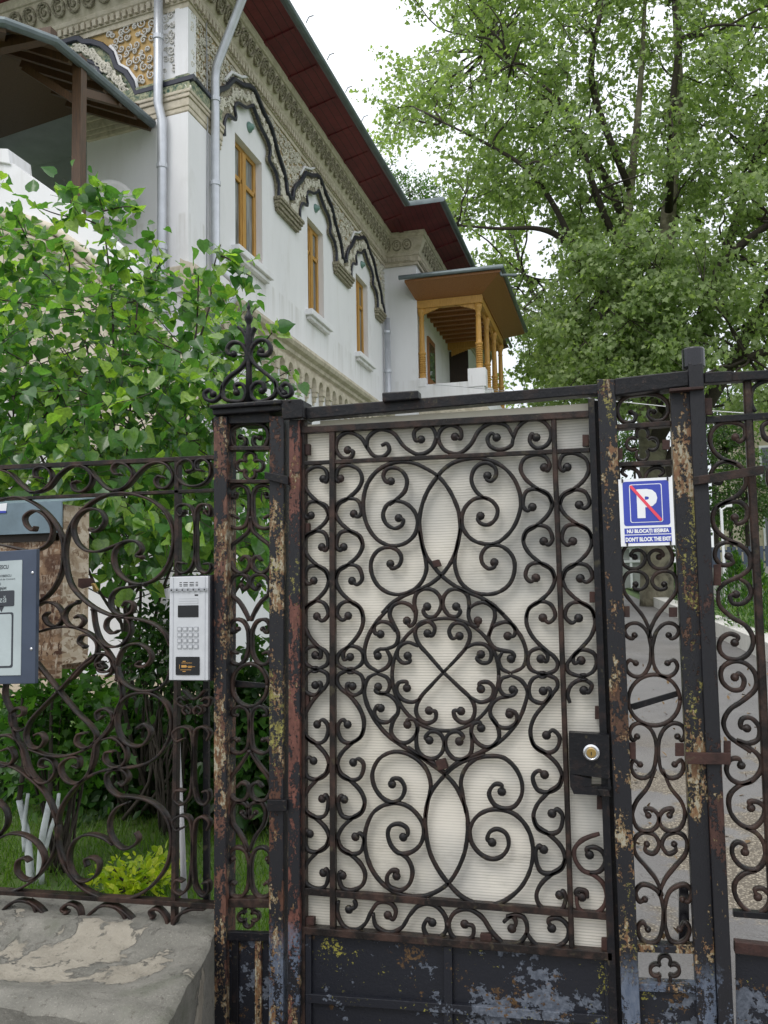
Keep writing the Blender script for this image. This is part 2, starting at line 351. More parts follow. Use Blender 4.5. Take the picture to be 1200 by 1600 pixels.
# plinth: grey cement with chipped cream patches
a = N('old_render'); n0 = a.noise(5., None, 9, .6, .4); g = a.noise(30, None, 9, .7); xx, yy_, z = a.sep(); h = a.noise(7, None, 8)
ex = a.math('POWER', a.math('ABSOLUTE', a.math('MULTIPLY', a.math('ADD', xx, 1.66), 1/.55)), 2); ey = a.math('POWER', a.math('ABSOLUTE', a.math('MULTIPLY', a.math('ADD', yy_, -2.36), 1/.17)), 2)
f = a.math('ADD', a.math('MULTIPLY', a.math('SUBTRACT', 1., a.math('ADD', ex, ey)), .09), n0)
c = a.mix(a.rng(h, .35, .65), (.15, .145, .125), (.24, .23, .20)); c = a.mix(a.rng(f, .505, .52), c, a.mix(a.rng(h, .4, .6), (.33, .30, .245), (.25, .225, .18)))
c = a.mix(a.rng(g, .57, .64, 0, .7), c, (.09, .08, .065)); c = a.mix(a.rng(a.noise(160, None, 3, .8), .58, .66, 0, .5), c, (.40, .38, .33)); c = a.mix(a.rng(a.noise(4, a.P((1, 1, 2)), 8), .55, .68, 0, .5), c, (.10, .11, .075))
a.col(c).rough(.9); a.bump(a.math('ADD', a.rng(f, .49, .52, .5, 0), a.math('ADD', a.math('MULTIPLY', g, .7), a.math('MULTIPLY', a.noise(90, None, 5, .8), .35))), 1., .016); M['plinth'] = a.m
a = N('asphalt'); f = a.noise(1.0, None, 7, .6); g = a.noise(120, None, 4, .8); v = a.vor(60, None, 'F1', 0); p = a.noise(.55, None, 8, .6)
xx, yy_, z_ = a.sep(); gr = a.math('MULTIPLY', a.rng(a.math('ADD', p, a.math('MULTIPLY', xx, .05)), .515, .54), a.rng(yy_, 7.5, 9.0, 1, 0))
base = a.mix(a.rng(f, .35, .65), (.125, .12, .12), (.175, .168, .163)); base = a.mix(a.rng(g, .6, .75, 0, .5), base, (.30, .29, .27))
gravel = a.mix(a.rng(v, .1, .5), (.42, .37, .29), (.12, .10, .075)); c = a.mix(gr, base, gravel)
cr = a.math('ABSOLUTE', a.math('SUBTRACT', a.noise(.7, None, 9, .62, .5), .5)); c = a.mix(a.math('MULTIPLY', a.rng(cr, .0, .004, .8, 0), a.rng(f, .45, .55)), c, (.04, .035, .03)); c = a.mix(a.rng(a.noise(.35, a.P((1, .5, 1)), 8, .6), .5, .62, 0, .4), c, (.10, .085, .07))
a.col(c).rough(.7); a.bump(a.math('ADD', v, g), .6, .008); M['asphalt'] = a.m
a = N('soil_lawn'); f = a.noise(2, None, 8); g = a.noise(40, None, 6)
c = a.mix(a.rng(f, .4, .62), (.05, .10, .02), (.09, .15, .03)); c = a.mix(a.rng(g, .5, .7, 0, .6), c, (.09, .07, .04)); a.col(c).rough(.95); a.bump(g, .8, .02); M['lawn'] = a.m
M['path'] = simple('sandy_path', (.34, .28, .20), .9, .25, 3, .4); M['kerb'] = simple('white_kerb', (.55, .54, .51), .8, .15, 4, .3); M['pave'] = simple('pavement', (.22, .21, .20), .85, .2, 5, .4)
def leafm(name, c1, c2, c3, tr=.45, gl=.35, sp=.45):
    a = N(name); r = a.pos.outputs['Random Per Island']
    c = a.ramp(r, [(0., c1), (.55, c2), (1., c3)]); c = a.mix(a.rng(a.noise(75, None, 5, .6), .38, .65, 0, .38), c, tuple(x*.45 for x in c1)); a.col(c).rough(gl); a.b.inputs['Specular IOR Level'].default_value = sp
    t = a.nd('ShaderNodeBsdfTranslucent'); hs = a.nd('ShaderNodeMix', data_type='RGBA', blend_type='MULTIPLY'); hs.inputs[0].default_value = 1
    a.lk(c, hs.inputs[6]); hs.inputs[7].default_value = (1.5, 1.7, .7, 1); a.lk(hs.outputs[2], t.inputs[0])
    m = a.nd('ShaderNodeMixShader'); m.inputs[0].default_value = tr; a.lk(a.b.outputs[0], m.inputs[1]); a.lk(t.outputs[0], m.inputs[2]); a.lk(m.outputs[0], a.out.inputs[0]); return a.m
M['lf_lin'] = leafm('linden_leaf', (.045, .135, .034), (.11, .235, .06), (.32, .46, .08), .5, .24, .7)
M['lf_pl'] = leafm('plane_leaf', (.17, .235, .095), (.27, .35, .155), (.39, .46, .24), .52, .5)
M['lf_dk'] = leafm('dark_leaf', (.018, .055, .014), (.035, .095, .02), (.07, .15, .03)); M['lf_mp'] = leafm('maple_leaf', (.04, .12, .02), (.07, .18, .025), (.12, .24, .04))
M['lf_yl'] = leafm('yellow_leaf', (.22, .34, .03), (.38, .46, .03), (.55, .56, .05)); M['grass'] = leafm('grass_blade', (.06, .13, .015), (.10, .20, .02), (.17, .27, .04))
M['lf_far'] = leafm('far_leaf', (.05, .11, .03), (.09, .17, .045), (.13, .22, .06)); M['con'] = leafm('conifer_sprig', (.03, .10, .02), (.06, .16, .02), (.16, .27, .03))
M['bark'] = simple('dark_bark', (.045, .035, .028), .9, .4, 20, .6); M['barkp'] = stone('mottled_bark', (.22, .20, .14), (.075, .065, .045), 2.2, .4, .02)
M['lime'] = simple('limewashed_bark', (.50, .53, .54), .9, .25, 12, .5)
# ================================================================ IRONWORK (fence line, plane Y = 2.6 m)
D = 2.6
def crop(x0, y0, s): return lambda u, v: (x0+u/s, y0+v/s)
G1 = crop(440, 600, 2.3077); GA = crop(560, 700, 4.6154); GB = crop(560, 900, 4.2857); GC = crop(560, 1160, 4.2857)
PA = crop(340, 640, 7.2727); PB = crop(340, 850, 5.3333); PC = crop(340, 1120, 4.4444)
RA = crop(950, 600, 5.); RB = crop(950, 880, 5.3333); RC = crop(960, 1140, 4.4444)
DA = crop(1080, 560, 4.7059); LA = crop(0, 700, 3.5294); LB = crop(0, 1000, 3.4783)
FI = crop(300, 460, 3.75)
def num(s): v = [float(x) for x in s.split()]; return list(zip(v[::2], v[1::2]))
def scroll(parent, cr, pts, m, balls='s', w=.0118, d=.014, Y=D, br=.0135, name='scroll', taper=True):
    if isinstance(pts, str): pts = num(pts)
    P = [atY(*cr(*p), Y) for p in pts]
    Q = crom(P, 6)
    n = len(Q); W = [w*(1+.17*mnoise.noise(Vector((q[0]*55, 3, q[2]*55)))) for q in Q]
    if taper:
        k = min(8, n//4)
        for i in range(k):
            f = .75+.25*i/k
            W[i] *= f; W[n-1-i] *= f
    mb = MB().sweep(Q, W, d)
    for q, c in (('s', P[0]), ('e', P[-1])):
        if q in balls: mb.ball(c, br, d*.62, br)
    return part(name, mb, m, parent, smooth=True)
def mir(pts, ax, k=1.):
    if isinstance(pts, str): pts = num(pts)
    return [(ax+(ax-x)*k, y) for x, y in pts]
def bar(parent, name, poly, m, Y0, Y1, bevel=.0015, label=None):
    return part(name, MB().px(poly, Y0, Y1), m, parent, bevel=bevel, label=label)
def hstrip(x0, a0, b0, x1, a1, b1): return [(x0, a0), (x1, a1), (x1, b1), (x0, b0)]
def vstrip(y0, a0, b0, y1, a1, b1): return [(a0, y0), (b0, y0), (b1, y1), (a1, y1)]
# ------------------------------------------------ wicket gate
gate = thing('garden_gate', atY(700, 1600, D)*np.array([1, 1, 0])+np.array([0, 0, .02]), 'black wrought iron garden gate full of scrolls, backed with a ribbed off-white plastic sheet', 'gate')
I, IR, IB, RS = M['iron'], M['iron_r'], M['iron_b'], M['rust']
bar(gate, 'hinge_stile', vstrip(655, 451.5, 468.5, 1640, 449, 468), M['post3'], D-.028, D+.02, .003, 'flaking red-brown hinge stile of the gate')
bar(gate, 'inner_stile', vstrip(655, 468.8, 475.5, 1640, 468.3, 476.5), IR, D-.012, D+.02)
bar(gate, 'lock_stile', vstrip(622, 918.5, 929, 1640, 954, 967), IB, D-.022, D+.016, .002)
bar(gate, 'top_rail', hstrip(469, 667, 677, 920, 641, 651.5), IR, D-.016, D+.012)
bar(gate, 'rail', hstrip(475, 720.5, 726.5, 921, 699, 706), IR, D-.010, D+.010)
bar(gate, 'rail', hstrip(475, 1387.5, 1398.5, 951, 1427, 1438.5), IR, D-.010, D+.010)
bar(gate, 'bottom_rail', hstrip(475, 1449, 1460, 957, 1489, 1502), IR, D-.022, D+.012, label='thick bottom rail above the solid panel')
bar(gate, 'upright_bar', vstrip(673, 514, 522.5, 1457, 515, 523.5), IR, D-.013, D+.008)
part('upright_bar', MB().sweep([atY(x, y, D-.002) for x, y in ((865, 648), (868.5, 755), (873, 865), (880.5, 1080), (887.5, 1290), (894, 1494))], .015, .021), IR, gate)
# sheet with folded top strip
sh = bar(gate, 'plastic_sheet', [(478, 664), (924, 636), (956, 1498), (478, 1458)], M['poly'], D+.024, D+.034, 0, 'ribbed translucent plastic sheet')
bar(sh, 'sheet_edge_strip', [(500, 657.5), (921, 630), (921, 642), (500, 668)], simple('edge_strip', (.62, .57, .47), .5, .1), D+.012, D+.046)
bar(gate, 'strike_bar', vstrip(626, 928.5, 934, 1640, 966, 976), M['iron_b'], D+.004, D+.04)
# scroll borders
def L(x0, y0, x1, y1): return lambda y: x0+(x1-x0)*(y-y0)/(y1-y0)
def colm(units, Lf, Rf, knot, up=False):
    for i, (t, bx, by, side) in enumerate(units[:-1]):
        nxt = units[i+1][0]; h = nxt-t; o = (Lf if side == 'L' else Rf); q = (Rf if side == 'L' else Lf)
        def mixx(y, f): return o(y)*(1-f)+q(y)*f
        Yt = lambda k: t+h*k
        b = (bx, by)
        pts = [b, (bx+(q(by)-bx)*.45, by+.10*h), (mixx(by, .97), by-.04*h), (mixx(Yt(.08), .84), Yt(.07)), (mixx(t, .52), t),
               (mixx(Yt(.14), .12), Yt(.14)), (mixx(Yt(.42), 0), Yt(.42)), (mixx(Yt(.7), .14), Yt(.70)), (mixx(Yt(1), .54), Yt(1.0)), (mixx(Yt(1.2), .88), Yt(1.18))]+([(mixx(Yt(1.42), 1.0), Yt(1.42))] if i < len(units)-2 else [])
        if i == len(units)-2:
            kx, ky = knot; sgn = 1 if ky > t else -1
            pts = pts[:-1]+[(mixx(ky, .84), ky-sgn*66), (mixx(ky, .98), ky-sgn*42), (mixx(ky, .93), ky-sgn*18), (kx+(q(ky)-kx)*.4, ky-sgn*4), (kx, ky)]
        scroll(gate, G1, pts, I)
    t, bx, by, side = units[-1]; kx, ky = knot; s = 1 if ky > t else -1
    o = (Lf if side == 'L' else Rf); dx = bx-o(by)
    scroll(gate, G1, [(bx, by), (bx+.42*dx, by+s*10), (bx+.5*dx, by-s*14), (bx-.02*dx, t), (o(by)+.18*dx, t+s*14), (o(by), by+s*8), (o(by)+.25*dx, ky-s*18), (kx, ky)], I)
cy = 1107.7
cols = [
 (L(80, 300, 80, 1800), L(170, 300, 172, 1800), (120, 1028), [(298, 150, 342, 'L'), (424, 106, 474, 'R'), (530, 145, 588, 'L'), (655, 116, 709, 'R'), (782, 127, 838, 'L'), (945, 121, 978, 'L')],
  [(cy+712, 150, cy+655, 'L'), (cy+580, 102, cy+514, 'R'), (cy+456, 146, cy+388, 'L'), (cy+318, 115, cy+251, 'R'), (cy+188, 128, cy+120, 'L'), (1122, 121, 1086, 'L')]),
 (L(193, 300, 204, 1800), L(290, 300, 302, 1800), (249, 1032), [(293, 212, 341, 'R'), (413, 260, 468, 'L'), (530, 224, 588, 'R'), (652, 254, 710, 'L'), (784, 240, 836, 'R'), (945, 247, 984, 'R')],
  [(cy+718, 220, cy+664, 'R'), (cy+587, 266, cy+525, 'L'), (cy+457, 226, cy+390, 'R'), (cy+320, 258, cy+257, 'L'), (cy+187, 238, cy+120, 'R'), (1122, 256, 1090, 'R')]),
 (L(862, 300, 918, 1820), L(970, 300, 1026, 1820), (940, 1047), [(254, 947, 301, 'L'), (379, 904, 444, 'R'), (510, 945, 567, 'L'), (645, 917, 699, 'R'), (784, 942, 843, 'L'), (953, 935, 991, 'L')],
  [(cy+795, 1003, cy+735, 'L'), (cy+658, 945, cy+571, 'R'), (cy+513, 975, cy+441, 'L'), (cy+364, 948, cy+301, 'R'), (cy+222, 955, cy+159, 'L'), (1150, 943, 1107, 'L')]),
 (L(998, 300, 1056, 1820), L(1108, 300, 1170, 1820), (1089, 1055), [(249, 1030, 300, 'R'), (381, 1073, 436, 'L'), (506, 1050, 567, 'R'), (648, 1077, 701, 'L'), (786, 1071, 844, 'R'), (958, 1080, 997, 'R')], None)]
for Lf, Rf, kn, up_, lo_ in cols:
    colm(up_, Lf, Rf, kn)
    if lo_: colm(lo_, Lf, Rf, kn)
    c = atY(*G1(*kn), D)
    mb = MB()
    for dz in (-.006, .004): mb.ball((c[0], c[1], c[2]+dz*1.3), .013, .013, .0055)
    part('collar', mb, I, gate, True)
scroll(gate, G1, f"1090 {1105} 1106 1112 1118 1085 1085 1066 1045 1085 1032 1120 1040 1150", I)
scroll(gate, G1, [(x, y+cy) for x, y in num("1083 740 1062 735 1068 714 1095 714 1110 745 1112 790 1140 800 1170 770 1168 720 1135 675 1095 655 1062 625 1052 580 1075 545 1105 528 1143 516")][3:] and [(x, y+cy) for x, y in num("1083 742 1060 728 1070 716 1098 722 1104 745")], I, balls='s')
scroll(gate, G1, [(x, y+cy) for x, y in num("1062 738 1072 785 1110 803 1150 790 1172 745 1160 695 1125 662 1085 645 1058 605 1056 570 1080 540 1112 524 1146 514")], M['rust'], balls='')
scroll(gate, G1, [(x, y+cy) for x, y in num("1110 590 1098 570 1125 562 1158 580 1166 620 1145 650 1110 655")], I)
# friezes
for s in ("238 238 258 243 250 264 220 266 196 235 205 195 240 175 285 193 308 228 332 258 365 262 388 240 380 215 360 222",
          "308 232 312 195 350 165 400 175 445 228 495 254 540 235 557 190 540 155 505 152 478 175 485 205 503 200",
          "835 198 828 222 787 238 750 222 743 195 758 178 775 193", "918 193 903 180 895 207 920 232 958 218 972 175 942 134 890 128 850 160 835 198",
          "625 190 645 198 645 165 610 148 575 165 566 200 590 240 640 250 680 220 715 165 760 140 810 150 835 190"):
    P = num(s); scroll(gate, G1, P, I, balls=('s' if s[:3] in ('238', '918', '625') else 'e'))
c = atY(*G1(562, 197), D); part('collar', MB().ball(c, .009, .010, .011), I, gate, True)
for s, b in (("243 787 268 775 262 752", 's'), ("205 756 202 800 225 848 262 862 300 840 325 792 350 762 390 762 412 790 402 822 383 808", 'e'),
          ("330 800 340 845 385 870 430 855 465 803 500 770 550 770 590 812 594 860 570 886 530 886 512 852 528 822 543 834", 'e'),
          ("660 840 690 848 688 885 655 900 618 885 603 845 622 800 670 785 720 812 762 872 812 915 862 903 886 860 872 815 832 808 800 832 830 856", 's'),
          ("880 868 920 915 980 925 1028 895 1032 848 1000 818 962 826 974 855", 'e')):
    P = [(x, y+cy) for x, y in num(s)]
    if b == 's' and s[0] == '6': P = P[:16]
    scroll(gate, G1, P, I, balls=b)
scroll(gate, G1, [(x, y+cy) for x, y in num("830 856 845 838 835 812 810 812")], I)
c = atY(*G1(599, 842+cy), D); part('collar', MB().ball(c, .009, .010, .013), I, gate, True)
for cr, s, b in (
 (GA, "290 505 325 520 310 560 260 580 200 545 178 480 208 410 270 382 345 402 405 460 428 540 402 630 330 690 240 705 150 670 80 590 40 480 36 380 60 270 120 180 200 125 300 100 400 110 490 150 570 200 640 280 690 370 725 470 735 580 715 700 680 800 630 880 590 925 520 980 440 1020 330 1065 240 1120 170 1190", 's'),
 (GA, "235 240 208 248 180 205 200 158 250 142 312 165 350 230 335 310 270 375 222 412", 's'),
 (GA, "880 490 860 512 885 545 940 552 990 510 1003 440 962 382 900 358 830 372 770 430 745 510 760 590 820 660 900 690 990 687 1080 622 1140 530 1172 400 1150 280 1090 180 1000 110 900 78 800 77 700 100 620 150 560 220 500 310 460 410 440 520 450 640 480 760 540 850 600 920 690 990 780 1035 880 1078 970 1130 1050 1200", 's'),
 (GA, "930 200 925 228 958 238 992 200 988 148 940 110 880 115 832 160 815 230 840 300 890 350 935 372", 's'),
 (GA, "230 835 240 868 290 850 310 790 280 737 210 716 140 742 95 810 95 900 140 990 220 1045 310 1055 400 1020 460 960 490 880 485 800 460 700 441 600", 's'),
 (GA, "980 825 982 855 940 870 895 832 888 770 930 712 1000 700 1070 732 1120 800 1125 890 1090 980 1010 1040 910 1055 810 1030 740 970 702 880 695 800 715 690 735 580", 's'),
 (GB, "200 222 120 310 60 420 40 530 62 595 130 640", ''), (GB, "850 160 950 240 1050 350 1105 440 1125 540 1100 610 1020 650", ''),
 (GB, "130 650 70 680 40 760 55 850 110 960 190 1060 300 1140 420 1210 540 1275 575 1315", ''), (GB, "1020 665 1090 700 1132 770 1115 860 1070 970 980 1080 880 1150 770 1200 660 1250 575 1320", ''),
 (GB, "460 205 435 232 460 272 510 270 548 220 555 160 510 100 450 86 395 110 375 170 385 250 375 310 345 335 325 300", 'se'),
 (GB, "655 205 682 235 660 270 610 265 570 210 568 150 610 96 670 90 725 120 742 190 738 270 765 328 800 335 800 300", 'se'),
 (GB, "378 240 350 200 290 177 230 202 210 260 240 330 268 400 250 460 190 487 140 492 113 518 130 535", 'e'),
 (GB, "738 222 780 190 840 177 900 210 915 270 890 350 872 420 910 480 970 500 1030 512 1045 540 1022 555", 'e'),
 (GB, "148 390 115 385 105 340 150 306 210 320 250 370", 's'), (GB, "1000 402 1040 402 1050 352 1010 311 950 315 902 340 875 400", 's'),
 (GB, "185 487 215 550 200 600 160 630 130 637", ''), (GB, "965 508 938 560 960 620 1015 650", ''),
 (GB, "132 655 190 680 212 730 190 780 145 785 115 765 132 742", 'e'), (GB, "1020 668 960 690 945 750 980 800 1040 795 1058 765 1035 762", 'e'),
 (GB, "140 780 210 800 260 850 266 910 230 980 220 1050 260 1105 320 1117 380 1072 396 1010 372 962 330 962 328 995", 'e'),
 (GB, "1010 808 940 820 890 870 885 930 930 1000 942 1080 900 1137 850 1147 790 1110 756 1050 770 992 812 980 822 1018", 'e'),
 (GB, "150 885 130 868 106 920 140 972 200 977 250 930", 's'), (GB, "1012 925 1000 900 1050 915 1062 970 1010 1015 940 1007 890 950", 's'),
 (GB, "396 1010 388 1100 400 1170 450 1217 510 1222 560 1180 575 1110 540 1050 480 1043 450 1085 475 1100", 'e'),
 (GB, "755 1045 762 1120 750 1190 700 1227 640 1222 590 1160 585 1090 620 1048 670 1043 702 1080 675 1108", 'e'),
 (GB, "570 645 470 530 402 450 380 370 420 310 480 308 512 352 490 402 463 385", 'e'), (GB, "402 470 330 445 270 480 260 540 300 582 347 570 330 535", 'e'),
 (GB, "570 645 670 540 732 460 745 380 700 322 640 320 608 370 630 418 677 402", 'e'), (GB, "712 488 780 455 850 462 890 512 878 572 830 582 793 550 820 525", 'e'),
 (GB, "570 645 490 730 412 820 386 900 410 962 460 986 515 960 515 908 473 902", 'e'), (GB, "420 820 360 845 290 822 255 762 270 715 322 710 325 750", 'e'),
 (GB, "570 645 670 740 760 830 780 900 760 960 700 982 650 950 640 902 687 905", 'e'), (GB, "745 810 820 845 890 817 905 750 870 712 810 718 820 757", 'e'),
 (GC, "330 30 440 110 570 205 650 290 700 390 730 500 730 620 710 740 660 860 600 945 520 1000 430 1030 300 1022 180 960 90 850 45 700 50 580 100 470 180 417 270 407 350 440 420 520 440 600 410 690 340 740 270 740 220 690 197 610 215 562 270 545 325 575 330 620 300 635", 'e'),
 (GC, "850 80 700 130 620 180 560 240 490 330 455 440 450 580 480 740 540 860 600 940 690 1030 800 1080 930 1080 1060 1000 1140 880 1170 730 1140 590 1060 490 970 452 880 452 800 490 750 570 755 660 810 740 890 780 960 762 1006 690 990 612 930 580 880 600 865 650 895 670", 'e'),
 (GC, "225 280 225 247 275 245 310 300 290 370 230 402 160 370 105 290 95 200 140 110 220 66 310 70 400 120 460 190 485 290 465 400 450 500", 's'),
 (GC, "960 330 960 287 915 280 875 340 910 415 970 442 1040 430 1090 360 1095 270 1050 170 970 102 880 92 790 110 720 170 687 260 700 360 720 470", 's'),
 (GC, "250 890 270 862 220 862 190 920 220 970 280 990 340 950 360 860 330 780 280 742", 's')):
    if cr is GC and s.startswith('250'): s = "255 895 262 862 225 858 192 900 205 960 280 990 340 950 362 860 330 780 280 742"
    scroll(gate, cr, s, I, balls=b)
ring = [GB(583+357*math.cos(t), 660+377*math.sin(t)) for t in np.linspace(0, 2*math.pi, 60)]
part('ring', MB().sweep([atY(*p, D) for p in ring], .0105, .013), I, gate, True)
for x, y, w, h in ((479, 702, 9, 17), (479, 826, 8, 17), (478, 1096, 9, 20), (915, 688, 10, 18), (926, 933, 10, 17), (934, 1114, 9, 20), (938, 1255, 11, 20), (482, 1440, 17, 12), (759, 1467, 18, 14), (947, 1479, 15, 22)):
    bar(gate, 'clip', [(x-w/2, y-h/2), (x+w/2, y-h/2), (x+w/2, y+h/2), (x-w/2, y+h/2)], RS, D-.004, D+.014, .001)
for cr, x, y, r in ((G1, 557, 647, 16), (GC, 555, 150, 42)):
    k = [cr(x+r*1.2*math.cos(a), y+r*math.sin(a)) for a in (.6, 2.0, 3.74, 5.1)]
    bar(gate, 'clip', k, RS, D-.012, D+.012, .001)
# lower panel
pb = crop(440, 1080, 2.3077)
part('kick_panel', MB().px([(476, 1460), (957, 1502), (960, 1700), (476, 1665)], D+.002, D+.006), M['panel'], gate)
bar(gate, 'panel_frame', hstrip(477, 1553, 1567, 958, 1588, 1603), M['panel'], D-.014, D+.002)
bar(gate, 'panel_frame', hstrip(477, 1650, 1675, 958, 1692, 1718), M['panel'], D-.014, D+.002)
bar(gate, 'panel_frame', vstrip(1480, 693, 706, 1660, 694, 707.5), M['panel'], D-.013, D+.002)
bar(gate, 'panel_frame', vstrip(1460, 477, 486, 1650, 477, 486), M['panel'], D-.013, D+.002)
bar(gate, 'panel_frame', vstrip(1502, 944, 954, 1690, 951, 960), M['panel'], D-.013, D+.002)
# lock
lk = crop(860, 1060, 2.962)
mb = MB(); Y0, Y1 = D-.036, D-.004
for poly in ([(85, 250), (272, 262), (275, 466), (88, 440)], [(88, 440), (190, 466), (190, 500), (92, 500)], [(266, 466), (277, 468), (280, 502), (266, 502)], [(92, 500), (283, 502), (268, 545), (108, 535)]):
    mb.px([lk(*p) for p in poly], Y0, Y1)
lock = part('lock_case', mb, M['iron_b'], gate, label='black lock case with a cut-out where the handle was')
c = atY(*lk(190, 341), Y0)
part('key_cylinder', MB().lathe((c[0], c[1], c[2]), [(.0225, 0), (.0225, -.010), (.018, -.014), (.016, -.013)], 24, 'Y'), M['chrome'], lock, bevel=0)
part('key_plug', MB().lathe((c[0], c[1], c[2]), [(.0135, -.010), (.0135, -.0155), (.012, -.017)], 20, 'Y'), M['brass'], lock)
part('keyhole', MB().box((c[0]-.0012, c[1]-.0185, c[2]-.006), (c[0]+.0012, c[1]-.0168, c[2]+.004)), M['blk'], lock)
bar(gate, 'latch_tongue', [lk(*p) for p in ((215, 512), (268, 516), (280, 550), (240, 545))], I, D-.05, D-.036)
# ------------------------------------------------ overhead beam
bm = thing('overhead_beam', atY(700, 620, D), 'black square beam spanning above the gate between the two iron pillars', 'beam')
bar(bm, 'beam_bar', hstrip(474, 636.5, 655, 934, 599.5, 615), M['iron_b'], D-.03, D+.02, .003)
bar(bm, 'bracket_box', [(596.5, 613), (653, 609.5), (654, 623), (597, 628)], M['iron_b'], D-.05, D-.005, .004)
mb = MB().px([(438.5, 624.5), (470, 623), (473, 633), (473, 652), (441, 655)], D-.055, D-.035); mb.px([(469, 624), (473.5, 625), (476, 652), (472, 654)], D-.052, D+.03)
mb.ball(atY(452, 627, D-.057), .004, .004, .004)
part('clamp', mb, M['iron_b'], bm, bevel=.003)
# ------------------------------------------------ pillars
def pair(parent, cr, pts, ax, k, m, **kw):
    scroll(parent, cr, pts, m, **kw); scroll(parent, cr, mir(pts, ax, k), m, **kw)
PD = D+.012
pl = thing('iron_pillar', atY(390, 1600, D)*np.array([1, 1, 0])+np.array([0, 0, .02]), 'openwork iron gate pillar with scrolled finial on top, flaking paint, between intercom and gate', 'pillar')
bar(pl, 'corner_post', vstrip(650, 333.5, 354.5, 1640, 334, 352), M['post1'], D-.03, D+.045, .003)
bar(pl, 'corner_post', vstrip(650, 420.5, 443.5, 1640, 419.5, 442), M['post2'], D-.03, D+.045, .003)
bar(pl, 'rear_post', vstrip(655, 352, 362, 1640, 352, 362), IR, D+.20, D+.225, .002)
bar(pl, 'rear_post', vstrip(655, 428, 438, 1640, 428, 438), IR, D+.20, D+.225, .002)
cap = MB().px([(326, 632.5), (440, 623.5), (440, 631), (327, 638.5)], D-.06, D+.26)
cap.px([(331, 638.5), (440, 631), (440, 641), (332, 648.5)], D-.045, D+.24)
part('cap', cap, M['iron_b'], pl, bevel=.004)
bar(pl, 'header', hstrip(354, 649, 662, 421, 644, 660), M['iron_b'], D-.018, D+.03)
for a0, b0, a1, b1 in ((696.8, 703.5, 697, 703.2), (749, 754.5, 749.2, 754.5), (1404.6, 1418, 1406, 1419)):
    bar(pl, 'crossbar', hstrip(354, a0, b0, 421, a1, b1), IR, D-.012, D+.03)
scroll(pl, PA, "262 312 310 328 325 380 290 430 200 422 160 335 166 240 240 185 380 160 510 178 570 240 580 340 540 420 440 425 408 370 425 312 482 322", IR, 'se', w=.012, d=.022, Y=PD, br=.010)
def quatre(parent, cr, cx, cyy, r, o, m, sy=1., w=.009):
    for a in range(4):
        ux, uy = math.cos(a*math.pi/2), math.sin(a*math.pi/2)*sy
        c0 = (cx+ux*o, cyy+uy*o); pts = []
        for t in np.linspace(-2.35, 2.35, 14):
            an = a*math.pi/2+t; pts.append((c0[0]+r*math.cos(an), c0[1]+r*math.sin(an)*sy))
        scroll(parent, cr, pts, m, '', w=w, d=.02, Y=PD, name='quatrefoil_lobe')
quatre(pl, PA, 372, 638, 60, 92, IR)
pair(pl, PA, "215 962 205 1000 160 990 150 915 230 862 318 885 358 960 365 1100 352 1240 315 1322 235 1352 152 1325 130 1250 168 1203 238 1235", 384, 1., IR, w=.011, d=.022, Y=PD, br=.009)
pair(pl, PB, "282 -215 262 -110 190 -40 120 20 104 110 130 200 195 242 258 205 268 135 232 102 192 140", 281, 1., IR, w=.011, d=.022, Y=PD, br=.009)
pair(pl, PB, "198 345 220 380 262 340 250 275 195 253 135 275 108 335 118 420 180 480 240 580 265 640", 272, 1., IR, w=.011, d=.022, Y=PD, br=.009)
pair(pl, PB, "172 708 135 738 112 690 145 632 210 640 250 700 262 800 250 920 205 992 150 1000 108 960 122 900 172 912", 275, 1., IR, w=.011, d=.022, Y=PD, br=.009)
part('ring', MB().sweep([atY(*PB(272+148*math.cos(t), 1175+178*math.sin(t)), PD) for t in np.linspace(0, 2*math.pi, 40)], .011, .022), IR, pl, True)
bar(pl, 'brace', [PB(*p) for p in ((122, 1135), (420, 1162), (420, 1200), (122, 1195))], IB, D+.03, D+.036)
pair(pl, PC, "140 160 112 150 85 190 100 235 150 252 205 220 222 130 225 20 210 -45 160 -75 115 -50 110 -15 140 -10", 229, 1., IR, w=.011, d=.022, Y=PD, br=.009)
pair(pl, PC, "222 240 160 335 98 420 78 500 110 568 168 585 212 545 215 480 172 455 138 488", 226, 1., IR, w=.011, d=.022, Y=PD, br=.009)
pair(pl, PC, "170 665 205 700 222 650 190 600 130 594 98 650 110 740 170 830 210 930", 217, 1., IR, w=.011, d=.022, Y=PD, br=.009)
pair(pl, PC, "108 985 92 1010 88 945 135 906 190 922 216 980 222 1100 205 1200 160 1250 100 1236 82 1185 105 1145 130 1163", 228, 1., IR, w=.011, d=.022, Y=PD, br=.009)
quatre(pl, PC, 218, 1385, 30, 42, IR)
part('base_panel', MB().px([(352, 1458), (421, 1460), (421, 1680), (352, 1680)], D-.002, D+.01), M['panel'], pl)
bar(pl, 'panel_moulding', hstrip(352, 1456, 1470, 421, 1458, 1471), M['iron_b'], D-.02, D-.002)
bar(pl, 'panel_moulding', vstrip(1470, 362, 372, 1680, 362, 372), M['iron_b'], D-.012, D-.002)
bar(pl, 'panel_moulding', vstrip(1470, 398, 408, 1680, 398, 408), M['post1'], D-.012, D-.002)
for s0, s1, s2, s3 in ((738, 752, 757, 743),): pass
for poly in ([(413, 737), (450, 744), (450, 758), (413, 748)], [(417, 1250), (448, 1250), (448, 1268), (417, 1268)]):
    bar(pl, 'strap', poly, M['iron_b'], D-.045, D-.031)
